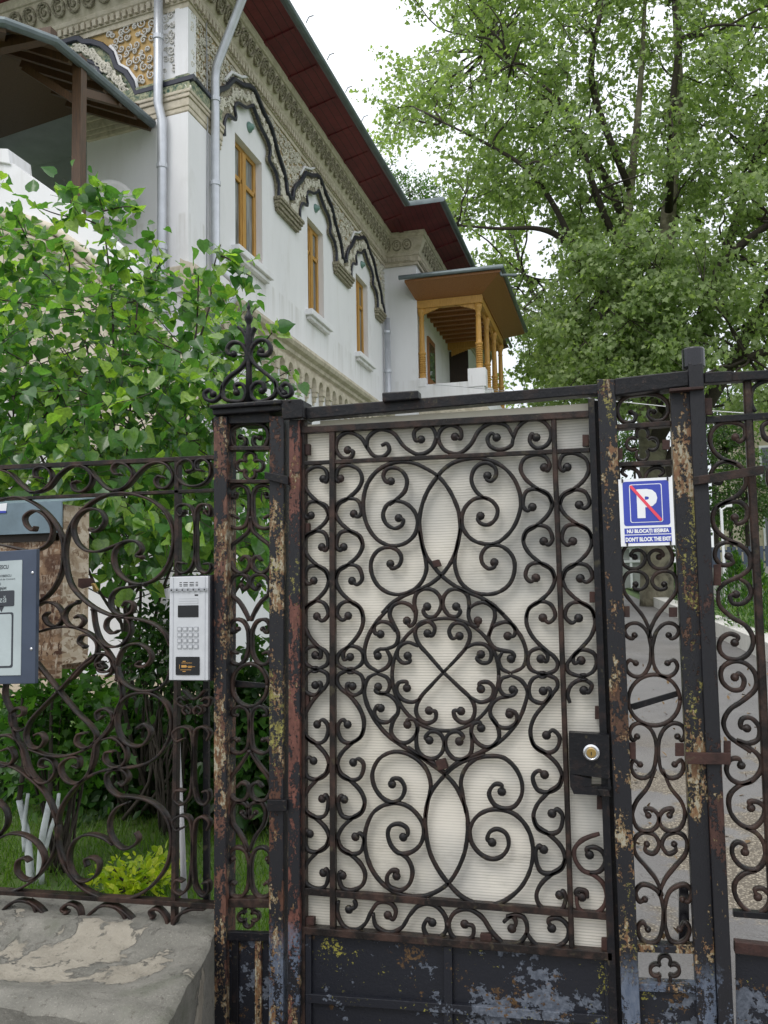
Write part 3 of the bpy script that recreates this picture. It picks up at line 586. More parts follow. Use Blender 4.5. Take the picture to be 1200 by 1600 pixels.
# finial on the left pillar
fin = MB(); fb = lambda x, y: FI(x, y)
FY = D+.02
fp = part('finial', MB().lathe(atY(*FI(335, 635), FY), [(.013, 0), (.010, .10), (.012, .19), (.016, .215), (.009, .25), (.007, .262), (.013, .275), (.015, .285), (.008, .298), (.004, .31), (.007, .317), (.001, .338)], 12), M['iron_b'], pl, True, label='spear finial with upturned scrolls')
for s, b in (("245 350 222 352 207 325 235 285 285 288 318 330 320 385 285 435 215 490 180 550 190 610 240 628 300 622 318 570 290 525 255 535 262 575", 'se'),
             ("405 332 392 350 440 355 462 320 440 275 395 270 355 305 342 360 370 410 440 470 490 520 490 580 450 615 390 628 350 600 345 560 375 520 415 522 425 560 410 565", 'se'),
             ("180 535 170 590 130 625 85 615 75 580 105 560 125 585", 'e'), ("490 510 505 560 540 600 580 585 580 545 550 522 525 545 540 580", 'e'),
             ("328 310 318 250 300 215 272 190", ''), ("342 310 348 250 358 215 372 195", '')):
    scroll(fp, FI, s, M['iron_b'], b, w=.012, d=.02, Y=FY, br=.0125)
# right pillar
pr = thing('iron_pillar', atY(1010, 1600, D)*np.array([1, 1, 0])+np.array([0, 0, .02]), 'openwork iron gate pillar carrying the blue no-parking sign, speckled with yellow lichen', 'pillar')
bar(pr, 'corner_post', vstrip(592, 932.5, 961, 1640, 974, 1002.5), M['postR'], D-.03, D+.045, .003)
bar(pr, 'corner_post', vstrip(612, 1047, 1079, 1640, 1092, 1123), M['postR'], D-.03, D+.045, .003)
bar(pr, 'head_beam', [(961, 590.5), (1077, 578), (1077, 603), (961, 618)], M['iron_b'], D-.035, D+.04, .004)
bar(pr, 'ledge', [(1046, 607), (1100, 603), (1100, 607), (1046, 611.5)], RS, D-.06, D-.03, .001)
bar(pr, 'crossbar', hstrip(961, 663, 670.5, 1048, 657, 665), IR, D-.012, D+.03)
bar(pr, 'crossbar', hstrip(963, 722, 729, 1050, 718, 725.5), IR, D-.012, D+.03)
bar(pr, 'crossbar', hstrip(994, 1477, 1488, 1085, 1480, 1491), M['postR'], D-.012, D+.03)
bar(pr, 'crossbar', hstrip(997, 1537, 1549, 1088, 1541, 1553), M['postR'], D-.012, D+.03)
scroll(pr, RA, "178 222 210 238 215 265 190 298 120 297 76 232 90 150 160 97 270 80 390 90 462 150 466 230 420 285 350 285 312 240 325 205 360 218", IR, 'se', w=.011, d=.022, Y=PD, br=.009)
quatre(pr, RA, 268, 470, 46, 78, IR, 1.05)
RW_ = dict(w=.0105, d=.020, Y=PD, br=.0095)
pair(pr, RA, "150 725 110 690 130 660 180 655 235 690 258 760 262 900 240 1020", 272, 1., IR, **dict(RW_, balls=''))
pair(pr, RA, "285 1120 230 1180 140 1270 105 1340 118 1405 165 1440 230 1440 280 1400 290 1340 250 1300 200 1305 178 1340 210 1352", 304, 1., IR, **dict(RW_, balls='e'))
pair(pr, RB, "230 175 215 205 262 220 305 200 330 148 300 90 230 66 160 85 126 160 136 240 210 340 290 440 340 545 358 625", 348, 1.02, IR, **RW_)
pair(pr, RB, "222 600 205 628 160 610 140 552 180 507 250 502 318 560 352 660 358 770 340 860 290 932 230 945 170 910 150 852 182 807 232 832", 364, 1.0, IR, **dict(RW_, balls='se'))
part('ring', MB().sweep([atY(*RB(385+215*math.cos(t), 1140+212*math.sin(t)), PD) for t in np.linspace(0, 2*math.pi, 48)], .0105, .020), IR, pr, True)
bar(pr, 'brace', [RB(*p) for p in ((168, 1180), (590, 1058), (605, 1105), (215, 1225))], IB, D+.024, D+.03)
pair(pr, RC, "158 48 130 75 105 30 130 -30 190 -45 250 -5 285 70 288 190 265 290 210 335 150 322 116 262 133 212 178 242", 298, 1.0, IR, **dict(RW_, balls='se'))
pair(pr, RC, "285 270 230 400 152 500 126 590 160 680 230 706 292 672 308 605 270 557 212 552 235 595", 310, .98, IR, **dict(RW_, balls='e'))
pair(pr, RC, "225 795 212 835 268 860 310 800 280 732 205 712 147 750 142 850 220 950 290 1040 332 1150", 320, 1.0, IR, **RW_)
pair(pr, RC, "212 1178 172 1192 150 1122 190 1076 250 1085 308 1130 338 1240 333 1370 300 1460 240 1482 180 1442 163 1372 196 1335 232 1385", 344, .98, IR, **dict(RW_, balls='se'))
quatre(pr, crop(1000, 1400, 6.), 232, 690, 55, 82, IR, 1.)
bar(pr, 'corner_gusset', [RA(*p) for p in ((425, 435), (485, 435), (485, 512), (425, 512))], RS, D-.02, D-.012, .001)
bar(pr, 'corner_gusset', [RA(*p) for p in ((66, 500), (115, 502), (115, 590), (66, 590))], RS, D-.02, D-.012, .001)
for q in (((128, 358), (180, 358), (182, 450), (130, 450)), ((508, 368), (578, 368), (578, 448), (508, 448))): bar(pr, 'corner_gusset', [RB(*p) for p in q], RS, D-.02, D-.012, .001)
for q in (((104, 90), (148, 90), (150, 205), (106, 205)), ((422, 95), (482, 95), (486, 185), (422, 185))): bar(pr, 'corner_gusset', [RC(*p) for p in q], RS, D-.02, D-.012, .001)
bar(pr, 'drop_bolt', [RC(*p) for p in ((450, 1090), (515, 1090), (525, 1490), (448, 1490))], M['blk'], D+.05, D+.08, .002)
part('base_panel', MB().px([(997, 1549), (1090, 1553), (1096, 1700), (1000, 1700)], D, D+.01), M['panel'], pr)
# ------------------------------------------------ driveway gate leaf on the right
dg = thing('driveway_gate', atY(1160, 1600, D)*np.array([1, 1, 0])+np.array([0, 0, .02]), 'dark scrolled driveway gate leaf on a square tube post, right of the sign pillar', 'gate')
tp = bar(dg, 'tube_post', vstrip(566, 1075, 1098.5, 1660, 1126, 1150), M['tubep'], D-.045, D+.015, .004)
c = atY(1084, 573, D-.015); part('post_cap', MB().lathe((c[0], c[1], c[2]-.005), [(.029, 0), (.031, .003), (.031, .052), (.029, .056)], 20), M['blk'], tp)
bar(dg, 'top_rail', hstrip(1099, 583.5, 598, 1320, 571, 584), IB, D-.03, D+.01, .002)
bar(dg, 'hinge_strap', hstrip(1101, 581, 599, 1144, 579, 596), IB, D-.038, D-.031, .003)
bar(dg, 'rail', hstrip(1103, 650.5, 661, 1320, 636.5, 646), IB, D-.014, D+.01)
part('upright_bar', MB().sweep([atY(x, y, D-.002) for x, y in ((1167, 590), (1169.5, 655), (1173.5, 730), (1178.5, 830), (1183.5, 920), (1190, 1050), (1196, 1190), (1203, 1340), (1208, 1440))], .022, .022), IR, dg)
bar(dg, 'rail', hstrip(1146, 1423.5, 1433, 1330, 1437, 1448), IB, D-.014, D+.01)
bar(dg, 'bottom_rail', hstrip(1148, 1472, 1490, 1335, 1492, 1512), RS, D-.02, D+.01)
part('kick_panel', MB().px([(1149, 1490), (1335, 1512), (1340, 1720), (1152, 1700)], D+.0, D+.006), M['panel'], dg)
bar(dg, 'latch_arm', [(1083, 745), (1178, 729), (1193, 727), (1195.5, 739.5), (1180, 743), (1083, 758)], IR, D-.058, D-.046, .001)
bar(dg, 'upright_bar', vstrip(585, 1310, 1322, 1700, 1350, 1362), IB, D-.02, D+.01)
post_clamp = bar(dg, 'post_clamp', [(1071, 1176), (1142, 1177), (1142, 1195), (1071, 1194)], RS, D-.056, D-.046, .001)
for x0, y0, x1, y1 in ((1100, 622, 1113, 648), (1115, 882, 1127, 915), (1131, 1158, 1142, 1177)): bar(dg, 'corner_gusset', [(x0, y0), (x1, y0), (x1, y1), (x0, y1)], RS, D-.024, D-.014, .001)
def dgbar(v): return 414+(v)*.066 if v < 1600 else 519+(v-1600)*.052
SL = [("325 580 350 612 390 585 392 505 320 472 210 482 142 560 152 660 230 740 330 775 390 830 402 920 350 1000 250 1060 190 1095", 's'),
      ("225 860 215 915 165 905 145 850 185 785 250 758 330 778", ''),
      ("320 1170 335 1215 398 1190 412 1110 362 1060 280 1055 192 1090 157 1160 180 1260 280 1340 370 1380 430 1450 428 1540 360 1600 250 1650 196 1705", 's'),
      ("275 1455 305 1500 230 1520 175 1460 190 1385 260 1352 340 1365", 's'),
      ("330 1735 287 1745 305 1800 380 1800 436 1740 420 1665 355 1620", 's'), ("196 1705 208 1815 300 1905 400 1965 452 2050 440 2140 370 2205 270 2205 210 2150 215 2070 280 2025 345 2050 320 2090", 'e'),
      ("320 2345 350 2315 388 2362 368 2430 300 2436 228 2375 222 2285 290 2232 395 2240 470 2320 472 2425 380 2515 280 2585 237 2680 272 2770 370 2845 440 2895", 's'),
      ("410 2720 365 2710 375 2650 440 2645 500 2715 490 2800 420 2830 335 2805", 's'),
      ("335 2810 440 2870 508 2940 510 3025 450 3100 370 3125 290 3090 258 3020 290 2948 350 2945 368 2992", 'e'),
      ("440 3110 340 3150 280 3220 290 3340 370 3430 450 3450 520 3390 540 3310 490 3262 425 3262 440 3305", 'e'),
      ("400 3450 480 3490 538 3580 540 3680 480 3757 385 3742 312 3670 302 3590 340 3556 395 3580 395 3630", 'e'),
      ("480 3765 380 3792 320 3860 322 3940 370 4022 432 4070", ''), ("490 3960 468 3905 520 3895 575 3950 560 4030 500 4080", 's')]
for s, b in SL:
    P = num(s); scroll(dg, DA, P, IR, b, w=.0125, d=.016, br=.012)
    scroll(dg, DA, [(2*dgbar(y)-x+22, y-8) for x, y in P], IR, b, w=.0125, d=.016, br=.012)
pair(dg, DA, "470 395 440 330 450 230 520 175 620 165 700 240", 720, 1., IB, balls='', w=.012, d=.016)
# ------------------------------------------------ left fence panel
fe = thing('fence_panel', atY(170, 1440, D), 'brown rusty wrought iron fence panel with large scrolls standing on the stone plinth', 'fence')
XL = -190
bar(fe, 'top_rail', hstrip(XL, 735.5, 742, 334, 711, 717.5), IR, D-.014, D+.018, .001)
bar(fe, 'rail', hstrip(XL, 785, 789.5, 334, 763, 768), IR, D-.012, D+.014, .001)
bar(fe, 'bottom_rail', hstrip(XL, 1380, 1386, 336, 1413, 1421), IR, D-.018, D+.018, .001)
bar(fe, 'upright_bar', [(272, 716), (279, 716), (278, 1000), (276, 1150), (273, 1462), (266, 1462), (270, 1150), (272, 1000)], IR, D-.012, D+.014, .001)
bar(fe, 'upright_bar', vstrip(1065, 317, 325, 1420, 317, 326), IB, D+.03, D+.045, .001)
bar(fe, 'upright_bar', vstrip(742, -190, -182, 1462, -205, -197), IR, D-.012, D+.014, .001)
FW = dict(w=.0075, d=.030, br=.0085)
LAs = ["0 120 60 140 130 210 180 245 240 235 290 180 282 130 240 105 198 122 200 160 230 165", "175 250 270 222 330 150 400 100 462 106 510 150 506 200 460 240 418 235 403 198 435 182",
 "450 98 490 115 545 175 602 228 660 235 720 190 736 140 702 95 650 85 623 115 640 145 668 146", "640 236 700 215 760 150 820 95 880 80 930 100 960 160 930 215 882 220 860 182 880 155 905 166",
 "1040 130 1072 118 1066 80 1030 65 990 90 980 150 1010 195 1070 212 1130 195 1164 150 1160 90 1120 62 1085 82 1090 120 1120 126",
 "1020 352 1003 375 980 352 985 325 1020 310 1060 330 1078 390 1080 600 1050 672 1010 690 980 662 985 632 1022 638", "1135 352 1160 375 1165 345 1150 315 1110 315 1088 345 1084 400 1084 590 1100 665 1140 690 1168 665 1160 638 1128 640",
 "785 602 758 594 785 560 762 520 700 515 640 560 633 640 680 712 760 750 850 730 920 660 955 560 960 460 920 360 840 290 740 256 650 250 560 272 470 332 400 420 366 540 370 660 400 760 470 840 560 900 650 930 760 942 850 970 912 1020 945 1095",
 "505 450 520 462 560 440 582 398 560 350 500 336 440 370 408 440 430 520 480 565 550 570 620 545 690 516", "800 752 720 765 650 780 614 830 625 890 680 922 732 902 738 860 700 846 682 872",
 "-10 292 100 272 200 310 290 390 345 490 356 600 330 720 270 810 200 862", "200 432 190 455 152 430 140 382 190 346 250 370 292 440 282 510 230 556 160 566 60 545 -10 532",
 "205 872 260 850 320 870 352 930 320 980 270 972 248 930 268 905", "432 850 380 880 358 930 388 980 442 986 467 950 440 922 418 937",
 "518 890 530 980 560 1060 612 1096 680 1080 726 1010 712 950 650 925 598 945 588 990 622 1022 658 1005",
 "212 1015 280 996 370 985 450 1000 522 1040 580 1100 632 1180 662 1275", "470 1095 440 1070 450 1040 492 1030 540 1078 530 1150 470 1200 400 1275",
 "560 1185 582 1210 545 1212 535 1180 575 1135 615 1160 625 1230 590 1260", "650 1275 652 1180 690 1100 760 1078 822 1110 838 1160 800 1205 755 1195 775 1175"]
LBs = ["652 209 667 300 642 390 592 480 530 550 450 602 350 630 250 622 165 590", "200 118 325 275 420 390 500 470 527 520 510 572 460 586 418 555 430 512 472 505",
 "430 160 325 275 240 360 170 440 143 520 170 580 222 582 247 540 225 505 193 516", "400 190 480 110 540 74 602 90 622 130 592 170 545 166 533 130 568 118",
 "565 410 538 432 528 395 570 372 612 400 612 460 570 520 530 565 520 640 480 752",
 "640 140 660 212 720 260 790 276 860 265 912 220 932 150", "770 472 752 480 788 455 822 500 790 562 730 576 670 540 640 460 645 370 690 310 760 286 840 295 910 350 936 440 925 530 880 612 820 660 740 686 640 696 540 716 450 765 380 840 330 930 315 1050 340 1180 400 1290 480 1360 580 1400 680 1406 780 1370 860 1300 915 1210 936 1100 925 1000 880 920 810 870 720 850 640 840 590 790 584 730 630 700 680 710 702 750 672 786 650 770",
 "560 540 622 530 680 580 692 640 660 686 610 686 574 650 580 610 622 604", "740 1042 758 1080 720 1122 670 1130 612 1070 600 980 640 910 700 880",
 "622 1110 560 1070 480 1055 410 1090 380 1160 390 1250 430 1300 480 1306 530 1270 542 1210 510 1180 468 1190 478 1230",
 "252 692 220 680 238 642 288 658 306 710 272 765 220 772 168 710 130 600 88 520 68 400 30 300 42 190", "400 680 432 690 430 640 378 640 334 680 340 730 380 772 440 772 492 710 512 620 522 560",
 "-20 665 80 690 170 750 250 830 300 940 322 1050 290 1170 220 1270 130 1340 30 1372 -70 1376", "-10 1082 60 1050 140 1060 212 1110 246 1190 220 1270 150 1302 98 1260 100 1200 140 1182 165 1202",
 "15 600 60 588 82 640 50 680 -10 682", "-10 868 40 930 42 1000 -10 1072", "90 412 125 408 130 378 98 368 64 400 70 460 110 492 152 472", "-10 520 60 520 110 560 135 640 160 720 200 750",
 "1030 350 1000 360 970 335 985 310 1015 325", "1110 350 1140 352 1145 320 1120 312 1100 330", "1000 270 1060 320 1120 270", "1020 405 1000 380 1020 358 1045 380 1040 400", "1085 405 1105 380 1080 358 1060 380 1068 402",
 "1000 535 965 548 945 505 985 472 1035 482 1052 540 1048 780 1030 860 985 892 950 860 965 815 1005 820", "1130 545 1145 505 1110 470 1070 485 1060 540 1060 790 1080 870 1115 892 1142 860 1135 818 1105 822",
 "1000 1018 962 1030 945 985 985 952 1030 965 1048 1030 1042 1270 1020 1350 985 1378 948 1345 965 1300 1000 1310", "1130 1030 1145 990 1112 958 1075 972 1060 1030 1056 1260 1072 1350 1110 1388 1140 1355 1135 1312 1105 1318"]
for s in LAs: scroll(fe, LA, s, IR, 's' if num(s)[0][0] > 250 else '', **dict(FW, w=.0085 if len(s) > 150 else .0075))
for s in LBs: scroll(fe, LB, s, IR, '', **dict(FW, w=.0085 if len(s) > 150 else .0075))
for s in ("-20 1520 60 1432 120 1412 190 1440 212 1535", "160 1412 225 1460 285 1545", "365 1478 342 1460 378 1430 430 1450 444 1510 418 1562", "418 1562 500 1480 560 1440 640 1452 692 1520 682 1572", "630 1440 700 1490 780 1588", "832 1502 820 1470 860 1456 905 1500 925 1580", "945 1572 970 1500 1040 1460 1120 1458", "110 1545 150 1510 200 1500", "580 1568 610 1550 660 1545"):
    scroll(fe, LB, s, IR, 's' if s[:3] in ('365', '832') else '', **dict(FW, w=.0095))
for s in ("-270 1520 -210 1432 -130 1412 -60 1440 -30 1535", "-60 292 -150 300 -250 380 -290 520 -250 690 -150 800 -60 860"):
    scroll(fe, LB if s[:4] == '-270' else LA, s, IR, '', **FW)
# ================================================================ SIGNS, INTERCOM, BOX, PLINTH
class Fr:
    """flat local frame: origin top-left corner, u to the right, v downwards, out towards the street"""
    def __init__(s, tl, tr, bl, Y):
        s.o, a, b = atY(*tl, Y), atY(*tr, Y), atY(*bl, Y); s.u = a-s.o; s.v = b-s.o; s.w = np.linalg.norm(s.u); s.h = np.linalg.norm(s.v)
    def p(s, u, v, out=0): return s.o+s.u*u+s.v*v+np.array([0, -out, 0])
    def poly(s, pts, o0, o1, mb=None):
        mb = mb or MB(); return mb.prism([s.p(u, v, o1) for u, v in pts], (0, o1-o0, 0))
    def rect(s, a, b, o0, o1, mb=None): return s.poly([(a[0], a[1]), (b[0], a[1]), (b[0], b[1]), (a[0], b[1])], o0, o1, mb)
    def rrect(s, a, b, r, o0, o1, mb=None):
        ru, rv = r/s.w, r/s.h; pts = []
        for cu, cv, t0 in ((b[0]-ru, a[1]+rv, -90), (b[0]-ru, b[1]-rv, 0), (a[0]+ru, b[1]-rv, 90), (a[0]+ru, a[1]+rv, 180)):
            for k in range(5):
                t = math.radians(t0+k*22.5); pts.append((cu+ru*math.cos(t), cv+rv*math.sin(t)))
        return s.poly(pts, o0, o1, mb)
def text_geo(body, bold=0., space=1.):
    cu = bpy.data.curves.new('lettering', 'FONT'); cu.body = body; cu.size = 1; cu.offset = bold; cu.resolution_u = 3; cu.space_character = space
    o = bpy.data.objects.new('lettering', cu); COL.objects.link(o)
    me = bpy.data.meshes.new_from_object(o.evaluated_get(bpy.context.evaluated_depsgraph_get()))
    V = np.array([tuple(v.co) for v in me.vertices]); Fs = [tuple(p.vertices) for p in me.polygons]
    bpy.data.objects.remove(o); bpy.data.curves.remove(cu); bpy.data.meshes.remove(me)
    return V, Fs
def lettering(fr, body, u0, u1, vt, vb, out, m, parent, bold=.0, name='lettering', space=1.):
    """fits the word into the rectangle u0..u1, vt..vb of the frame"""
    V, Fs = text_geo(body, bold, space); lo, hi = V.min(0), V.max(0)
    mb = MB(); mb.add([fr.p(u0+(u1-u0)*(x-lo[0])/(hi[0]-lo[0]), vb-(vb-vt)*(y-lo[1])/(hi[1]-lo[1]), out) for x, y, z in V], Fs)
    return part(name, mb, m, parent)
# ------------------------------------------------ no parking sign
sg = thing('parking_sign', atY(1010, 853, D-.034), 'small blue and white no-parking sign reading NU BLOCATI IESIREA, on the right iron pillar', 'sign')
fr = Fr((966, 749.5), (1050, 745.5), (970.5, 854), D-.034)
part('board', fr.rect((0, 0), (1, 1), 0, .003), M['white'], sg)
part('blue_field', fr.rrect((.075, .04), (.93, .70), .007, .003, .0036), M['blue'], sg)
part('border_line', fr.rrect((.195, .085), (.80, .655), .006, .0036, .0040), M['white'], sg); part('inner_field', fr.rrect((.21, .095), (.785, .645), .005, .0040, .0044), M['blue'], sg)
lettering(fr, 'P', .33, .71, .16, .59, .0050, M['white'], sg, .06, 'letter')
part('red_stripe', fr.poly([(.205, .105), (.245, .095), (.785, .615), (.765, .64), (.74, .64), (.205, .125)], .0050, .0058), M['red'], sg)
part('text_field', fr.rect((.075, .735), (.94, .825), .003, .0036), M['blue'], sg); part('text_field', fr.rect((.075, .84), (.94, .955), .003, .0036), M['blue'], sg)
lettering(fr, 'NU BLOCAŢI IEŞIREA', .12, .90, .748, .822, .0041, M['white'], sg, .055)
lettering(fr, "DON'T BLOCK THE EXIT", .09, .93, .868, .935, .0041, M['white'], sg, .055)
for u, v in ((.06, .03), (.90, .03), (.10, .975), (.90, .975)): part('cable_tie', fr.rect((u, v-.035), (u+.03, v+.02), .0, .006), M['blk'], sg)
# ------------------------------------------------ intercom
ic = thing('intercom_panel', atY(297, 1063, D-.03), 'tall silver intercom with keypad and dark screen, strapped to the fence beside the iron pillar', 'intercom')
fr = Fr((268, 901.5), (328, 900), (267, 1062), D-.05)
part('back_box', fr.rect((.02, -.012), (1.03, 1.012), -.04, -.002), M['blk'], ic)
body = part('face_plate', fr.rect((0, 0), (1, 1), -.002, .012), M['alu'], ic, bevel=.0015)
for u in (.075, .90): part('side_ridge', fr.rect((u, .004), (u+.025, .996), .012, .0145), M['alu'], ic)
for u0, u1 in ((.26, .32), (.36, .475), (.52, .635), (.68, .74)):
    for v in (.055, .073, .088): part('speaker_slot', fr.rect((u0, v), (u1, v+.007), .012, .0126), M['blk'], ic)
part('sensor', fr.rect((.655, .175), (.745, .19), .012, .0126), M['blk'], ic)
part('label_frame', fr.rect((.24, .215), (.745, .218), .012, .0125), M['alu2'], ic); part('label_frame', fr.rect((.24, .262), (.745, .265), .012, .0125), M['alu2'], ic)
part('label_frame', fr.rect((.738, .215), (.745, .265), .0125, .0129), M['alu2'], ic); part('label_text', fr.rect((.25, .238), (.72, .242), .012, .0125), M['alu2'], ic)
part('screen', fr.rrect((.225, .28), (.755, .395), .002, .012, .0135), M['blk'], ic)
for i in range(4):
    for j in range(4):
        u, v = .215+j*.142, .487+i*.0565
        k = part('key', fr.rrect((u, v), (u+.115, v+.042), .0015, .012, .0145), M['alu2'], ic)
        part('key_face', fr.rrect((u+.018, v+.008), (u+.095, v+.034), .001, .0145, .0150), M['alu'], k)
part('reader', fr.rrect((.18, .775), (.79, .95), .003, .012, .0145), M['blk'], ic)
for a_, b_ in (((.33, .832), (.60, .836)), ((.30, .898), (.58, .902)), ((.36, .815), (.44, .822)), ((.36, .912), (.44, .919)), ((.33, .855), (.46, .878)), ((.50, .862), (.60, .880)), ((.46, .868), (.68, .872)), ((.275, .85), (.285, .89))):
    part('reader_print', fr.rect(a_, b_, .0145, .0149), M['gold'], ic)
st = thing('metal_strap', atY(297, 923, D-.055), 'perforated galvanised metal strap holding the silver intercom to the fence', 'strap')
mb = MB(); fr.rect((-.01, .118), (1.02, .142), .0155, .017, mb)
for k in range(7):
    u = .07+k*.143; c = fr.p(u, .130, .0163); mb.lathe(c, [(.0062, -.0016), (.0062, .0009)], 14, 'Y')
part('band', mb, M['alu2'], st)
for k in range(7):
    c = fr.p(.07+k*.143, .130, .0183); part('hole', MB().lathe(c, [(.0026, -.0003), (.0026, .0003)], 10, 'Y'), M['blk'], st)
# ------------------------------------------------ information sign (left edge)
isg = thing('information_sign', atY(20, 1055, D-.05), 'silver notice plate in a dark blue-grey frame on the rusty left fence', 'sign')
fr = Fr((-160, 872), (59, 858), (-165, 1072), D-.055)
part('frame', fr.rect((0, 0), (1, 1), -.012, .006), M['slate'], isg, bevel=.002)
part('plate', fr.rect((.09, .075), (.905, .935), .006, .0085), M['plate'], isg)
ui = lambda px_: 1-(59-px_)/222.
for s, x0, x1, y0, y1, b in (('BESCU', 0, 17.5, 882, 888, .02), ('n ROBESCU', 0, 22, 896.5, 900, .01), ('Cod de Comerț', 0, 28, 902, 905.5, 0), ('CU', 0, 6, 908, 912, .02), ('angajat', -2, 15, 914, 920, .015)):
    lettering(fr, s, ui(x0), ui(x1), (y0-861)/198, (y1-861)/198, .0092, M['ink'], isg, b)
part('caption_field', fr.rrect((.2, (920.5-861)/198), (ui(27), (944-861)/198), .005, .0085, .0095), M['ink'], isg)
part('caption_pointer', fr.poly([(ui(2), .415), (ui(12), .415), (ui(7.5), .46)], .0085, .0095), M['ink'], isg)
lettering(fr, 'ază', ui(-.5), ui(15), (928-861)/198, (938-861)/198, .0101, M['plate'], isg, 0)
part('rounded_outline', fr.rrect((.2, (953-861)/198), (ui(26), (1035-861)/198), .008, .0085, .0092), M['ink'], isg)
part('outline_inner', fr.rrect((.213, (955.5-861)/198), (ui(23.5), (1032-861)/198), .007, .0092, .0098), M['plate'], isg)
for x, y in ((51, 895), (49, 1014)):
    c = atY(x, y, D-.061); part('screw', MB().ball(c, .006, .004, .006), M['chrome'], isg, True)
# ------------------------------------------------ plywood utility box behind the fence
BX = D+.34
p_ = atY(92, 1050, BX); q_ = atY(-260, 1050, BX); zt = atY(92, 845, BX)[2]; zb = atY(92, 1052, BX)[2]
ub = thing('utility_box', (float((p_[0]+q_[0])/2), BX+.1, float(zb)), 'weathered chipboard cabinet with grey-blue sheet metal roof, behind the rusty fence', 'box')
part('front_board', MB().box((q_[0], BX, zb-.02), (p_[0], BX+.018, zt-.0)), M['osb2'], ub)
s1_ = atX(133, 1040, p_[0]); dpt = s1_[1]-BX; ztop = atY(100, 787, BX)[2]
part('side_board', MB().box((p_[0]-.018, BX+.018, zb+.03), (p_[0], BX+.018+max(dpt, .16), ztop)), M['osb'], ub, label='pale flaky side board')
part('back_board', MB().box((q_[0], BX+max(dpt, .16)-.0, zb), (p_[0]-.018, BX+max(dpt, .16)+.016, ztop)), M['osb2'], ub)
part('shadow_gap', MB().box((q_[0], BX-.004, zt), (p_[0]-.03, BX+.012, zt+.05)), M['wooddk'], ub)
r0 = atY(-260, 827, BX-.03); r1 = atY(97, 832, BX-.03); r2 = atY(97, 784, BX-.03)
mb = MB().box((r0[0], BX-.035, r1[2]), (r1[0], BX-.028, r2[2])); mb.prism([(r0[0], BX-.035, r2[2]), (r1[0]+.006, BX-.035, r2[2]), (r1[0]+.012, BX+.30, r2[2]+.05), (r0[0], BX+.30, r2[2]+.05)], (0, 0, .004))
rf = part('sheet_roof', mb, M['sheet'], ub)
part('sticker', MB().px([(-30, 790), (11, 786), (9, 801), (-30, 803)], BX-.037, BX-.0355), M['white'], rf); part('sticker', MB().px([(-30, 799), (9.5, 798), (9, 801.5), (-30, 803.5)], BX-.039, BX-.0372), M['blue'], rf)
pk = thing('padlock', atY(140, 920, BX), 'brass padlock on a rusty hasp at the corner of the chipboard cabinet', 'padlock')
part('hasp', MB().px([(122, 904), (145, 903), (145, 915), (128, 920), (122, 917)], BX-.02, BX-.014), RS, pk)
part('lock_body', MB().px([(142, 912), (146, 911), (151.5, 921), (150, 925), (146.5, 924)], BX-.03, BX-.015), M['brass'], pk, bevel=.002)
# ------------------------------------------------ leaning white conduit
cd = thing('plastic_pipe', atY(288, 1412, D+.09), 'thin white plastic conduit leaning behind the fence below the intercom', 'pipe')
part('pipe_run', MB().tube([atY(277, 1060, D+.055), atY(280, 1180, D+.06), atY(284, 1290, D+.075), atY(288.5, 1425, D+.09)], [.004, .005, .0085, .0115], 12), M['conduit'], cd, True)
# ------------------------------------------------ stone plinth
XR = -1.262; XLf = -4.2; ZT = .535
def plz(x, y):
    n = mnoise.fractal(Vector((x*2.2, y*3, 1.7)), .9, 2.1, 5)*.022
    if y > 2.52: z = .545
    else: z = .53+.06*(2.52-y)
    n += mnoise.fractal(Vector((x*14, y*14, 4.)), .9, 2.1, 4)*.0045
    d = max(0, 1-abs((x+1.75)/.45)**2)*max(0, 1-abs((y-2.32)/.22)**2)
    return z+n-.035*d
ys = [1.98, 1.985, 2.0, 2.02]+list(np.linspace(2.05, 2.78, 44)); xs = list(np.linspace(XLf, -2.2, 40))+list(np.linspace(-2.17, XR, 75))
mb = MB(); nx, ny = len(xs), len(ys); V = []
for j, y in enumerate(ys):
    for i, x in enumerate(xs):
        fy = y+mnoise.noise(Vector((x*5, y*2, 3)))*.014*(1 if y < 2.1 else 0)
        f = {0: .016, 1: .007, 2: .002}.get(j, 0)+(max(0, mnoise.noise(Vector((x*9, 0, 5))))*.03 if j < 3 else 0)
        V.append((x+(XR-x > .0)*0-(.0 if i < nx-1 else 0)+.085*0, fy+.012*(2.52-y)*0, plz(x, y)-f-(.008 if i == nx-1 else 0)))
# the end face leans with the pier: shift the right end by depth
V = [(x+(2.6-y)*.27*(max(0, (x+2.2)/(XR+2.2))), y, z) for x, y, z in V]
F_ = [(j*nx+i, j*nx+i+1, (j+1)*nx+i+1, (j+1)*nx+i) for j in range(ny-1) for i in range(nx-1)]
V += V[:nx]; nb = len(V); front = V[:nx]; k = 14
for r in range(1, k+1):
    for i in range(nx):
        x, y, z = front[i]; zz = z*(1-r/k)-.05*(r/k); V.append((x, y+.03*min(1, r/3)+mnoise.noise(Vector((x*4, zz*6, 9)))*.012, zz))
rows = [list(range(nb-nx, nb))]+[[nb+(r-1)*nx+i for i in range(nx)] for r in range(1, k+1)]
for a_, b_ in zip(rows[:-1], rows[1:]):
    for i in range(nx-1): F_.append((a_[i], b_[i], b_[i+1], a_[i+1]))
end = [V[j*nx+nx-1] for j in range(ny)]; nb2 = len(V)
for x, y, z in end: V.append((x, y, -.05))
V += end
ei = [j*nx+nx-1 for j in range(ny)]
for j in range(ny-1): F_.append((nb2+ny+j, nb2+j, nb2+j+1, nb2+ny+j+1))
nb3 = len(V)
for i in range(nx): x, y, z = V[(ny-1)*nx+i]; V.append((x, y+.001, -.05))
